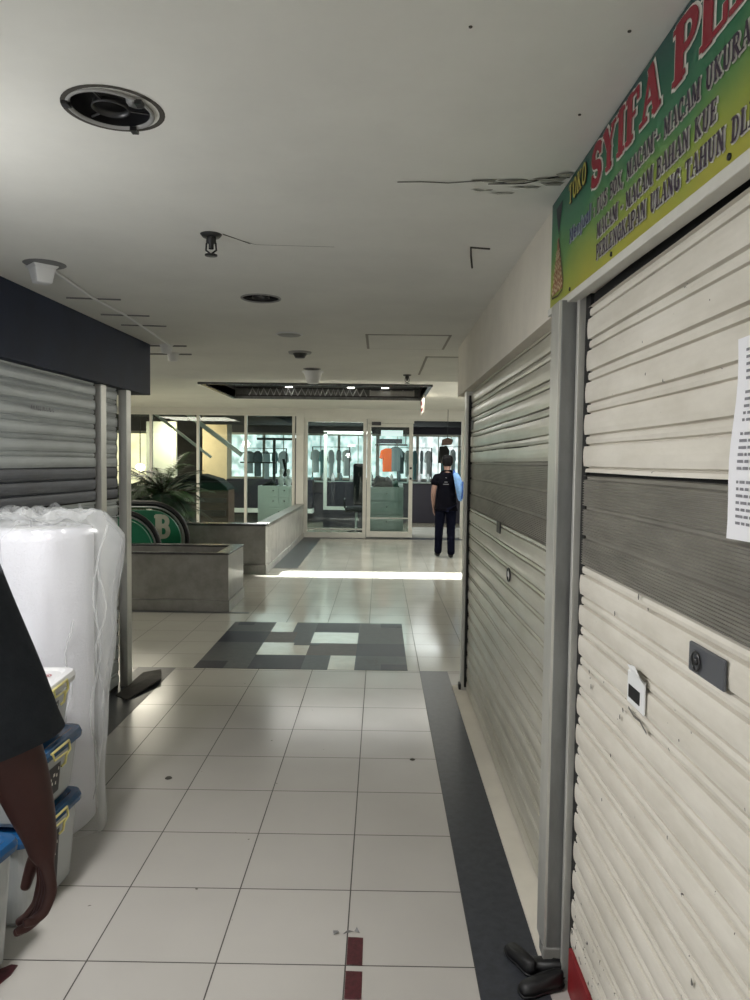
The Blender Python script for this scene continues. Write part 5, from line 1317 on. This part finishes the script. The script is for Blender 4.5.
def tee(J, m, parent, grow=1.0, sleeve=.62, name='t_shirt'):
    P = []; E = []
    def a(pos, r, link=None):
        P.append((V(pos), r)); i = len(P) - 1
        if link is not None: E.append((link, i))
        return i
    b00 = a(V(J['pelvis']) + V((0, 0, -.09)), (.185 * grow, .145 * grow)); b0 = a(V(J['pelvis']) + V((0, 0, .04)), (.180 * grow, .140 * grow), b00); b1 = a(V(J['spine']) + V((0, 0, .03)), (.175 * grow, .135 * grow), b0); b2 = a(V(J['chest']) + V((0, 0, .02)), (.190 * grow, .140 * grow), b1); b3 = a(V(J['neck0']) + V((0, 0, .01)), (.085 * grow, .082 * grow), b2); a(V(J['neck0']) + V((0, 0, .045)), (.070 * grow, .070 * grow), b3)
    for s in 'LR':
        s0 = a(V(J['sh' + s]) + V((0, 0, -.005)), .085 * grow, b2); s1 = a(V(J['sh' + s]).lerp(V(J['el' + s]), sleeve), .074 * grow, s0)
    return skin(name, P, E, m, parent, 2, b0)
def trousers(J, m, parent, grow=1.0):
    P = []; E = []
    def a(pos, r, link=None):
        P.append((V(pos), r)); i = len(P) - 1
        if link is not None: E.append((link, i))
        return i
    b0 = a(V(J['pelvis']) + V((0, 0, .03)), (.150 * grow, .115 * grow)); 
    for s in 'LR':
        h = a(V(J['hip' + s]) - V((0, 0, .04)), .105 * grow, b0); q = a(V(J['hip' + s]).lerp(V(J['kn' + s]), .5), .092 * grow, h); k_ = a(J['kn' + s], .076 * grow, q); c = a(V(J['kn' + s]).lerp(V(J['an' + s]), .5), .070 * grow, k_); a(V(J['an' + s]) + V((0, -.005, -.045)), .066 * grow, a(V(J['an' + s]) + V((0, -.005, .04)), .066 * grow, c))
    return skin('trousers', P, E, m, parent, 2, b0)
tee(J, 'shirt_black', p1)
trousers(J, 'trouser_navy', p1)
def hair(J, parent, m='hair_black', back=-1):
    P = [(V(J['head0']) + V((0, .040 * back, -.035)), (.060, .050)), (V(J['head0']) + V((0, .030 * back, .02)), (.094, .082)), (V(J['head1']) + V((0, .018 * back, .02)), (.104, .104)), (V(J['head2']) + V((0, .004 * back, .04)), (.088, .098))]
    return skin('hair', P, [(0, 1), (1, 2), (2, 3)], m, parent, 2)
hair(J, p1)
for s in 'LR':
    a = V(J['an' + s]); f = V(J['ft' + s])
    skin('shoe', [((a.x, a.y - .03, .045), (.042, .038)), ((a.x, a.y + .05, .045), (.045, .036)), ((f.x, f.y + .02, .036), (.045, .030))], [(0, 1), (1, 2)], 'shoe_black', p1, 2)
# ears
for s in (-1, 1): skin('ear', [((X + .012 + s * .080, Y + .03, 1.555), (.010, .016)), ((X + .012 + s * .084, Y + .03, 1.58), (.010, .018))], [(0, 1)], 'skin_tan', p1, 1)
k = MB()
for z, w_ in ((1.24, .05), (1.205, .09), (1.31, .02)): k.add([(X - .02 - w_ / 2, Y - .142, z), (X - .02 + w_ / 2, Y - .142, z), (X - .02 + w_ / 2, Y - .142, z + .010), (X - .02 - w_ / 2, Y - .142, z + .010)], [(0, 1, 2, 3)])
k.build('back_print', 'ink_grey', p1, normals=False, solid=.004)
bgp = thing('shoulder_bag', 'light blue bag slung over the right shoulder of the walking person', 'bag', (X + .17, Y - .12, 1.1))
skin('bag_body', [((X + .125, Y - .13, 1.40), (.045, .035)), ((X + .165, Y - .16, 1.30), (.085, .055)), ((X + .20, Y - .16, 1.14), (.085, .065)), ((X + .215, Y - .14, 1.0), (.055, .05)), ((X + .22, Y - .13, .93), (.025, .03))], chain(0, 5), 'bag_blue', bgp, 2)
MB().tube([(X + .10, Y - .13, 1.36), (X + .12, Y - .02, 1.44), (X + .16, Y + .10, 1.36), (X + .22, Y + .13, 1.2), (X + .24, Y + .0, 1.02)], .012, 8).tube([(X + .245, Y - .215, 1.26), (X + .25, Y - .225, 1.12), (X + .235, Y - .20, .98)], .012, 8).build('strap', 'bag_strap', bgp)

# --- near person at the left edge, right arm hanging
p2 = thing('person', 'person in loose dark slate shirt at the left edge, brown right arm hanging', 'person', (-.905, -4.02, 0))
X, Y = -.905, -4.02
hz = .0
J = dict(pelvis=(X, Y, .90), spine=(X, Y, 1.06), chest=(X + .0, Y, 1.24), neck0=(X, Y + .01, 1.39), neck=(X, Y + .02, 1.45), head0=(X, Y + .035, 1.51), head1=(X, Y + .04, 1.58), head2=(X, Y + .04, 1.64),
         shL=(X - .185, Y, 1.33), elL=(X - .22, Y - .03, 1.04), wrL=(X - .20, Y + .05, .80), shR=(X + .20, Y, 1.325), elR=(X + .288, Y + .0, 1.02), wrR=(X + .340, Y + .03, .795),
         hipL=(X - .085, Y, .86), knL=(X - .095, Y + .05, .47), anL=(X - .10, Y - .02, .09), ftL=(X - .11, Y + .11, .035),
         hipR=(X + .085, Y, .86), knR=(X + .09, Y + .0, .47), anR=(X + .095, Y - .02, .09), ftR=(X + .10, Y + .11, .035),
         handL=((.05, .05, -1), (0.3, 1, 0), (-1, .3, 0)), handR=((.10, -.02, -1), (-.62, .78, 0), (.78, .62, 0.05)))
body('body', J, 'skin_brown', p2, {'L': (.25, .4, .4), 'R': (.34, .52, .45)}, 3, 1.34, 1.06)
tee(J, 'shirt_slate', p2, 1.02, .55, 'shirt')
# loose flared sleeve of the right arm: an open cone with thickness
k = MB(); a0 = V(J['shR']) + V((.0, 0, .01)); a1 = V((-.612, -4.02, 1.00)); N = 28; vs = []
ax = (a1 - a0).normalized(); u = ax.cross(V((0, 1, 0))).normalized(); w = ax.cross(u)
for j in range(13):
    t = j / 12; c = a0.lerp(a1, t); r = .070 + .030 * t
    for i in range(N):
        a = 2 * math.pi * i / N; rr = r * (1 + .04 * math.sin(3 * a + 4 * t) * t + .025 * math.sin(5 * a - 6 * t) * t)
        vs.append(c + (u * math.cos(a) + w * math.sin(a)) * rr)
k.add(vs, [(j * N + i, j * N + (i + 1) % N, (j + 1) * N + (i + 1) % N, (j + 1) * N + i) for j in range(12) for i in range(N)], True)
k.build('sleeve', 'shirt_slate', p2, solid=.003)
trousers(J, 'trouser_navy', p2)
hair(J, p2)
for s in 'LR':
    a = V(J['an' + s]); f = V(J['ft' + s])
    skin('shoe', [((a.x, a.y - .03, .045), (.042, .038)), ((a.x, a.y + .05, .045), (.045, .036)), ((f.x, f.y + .02, .036), (.045, .030))], [(0, 1), (1, 2)], 'shoe_black', p2, 2)

# drop helper properties
for o in bpy.data.objects:
    for q in ('_org', '_rz'):
        if q in o.keys(): del o[q]
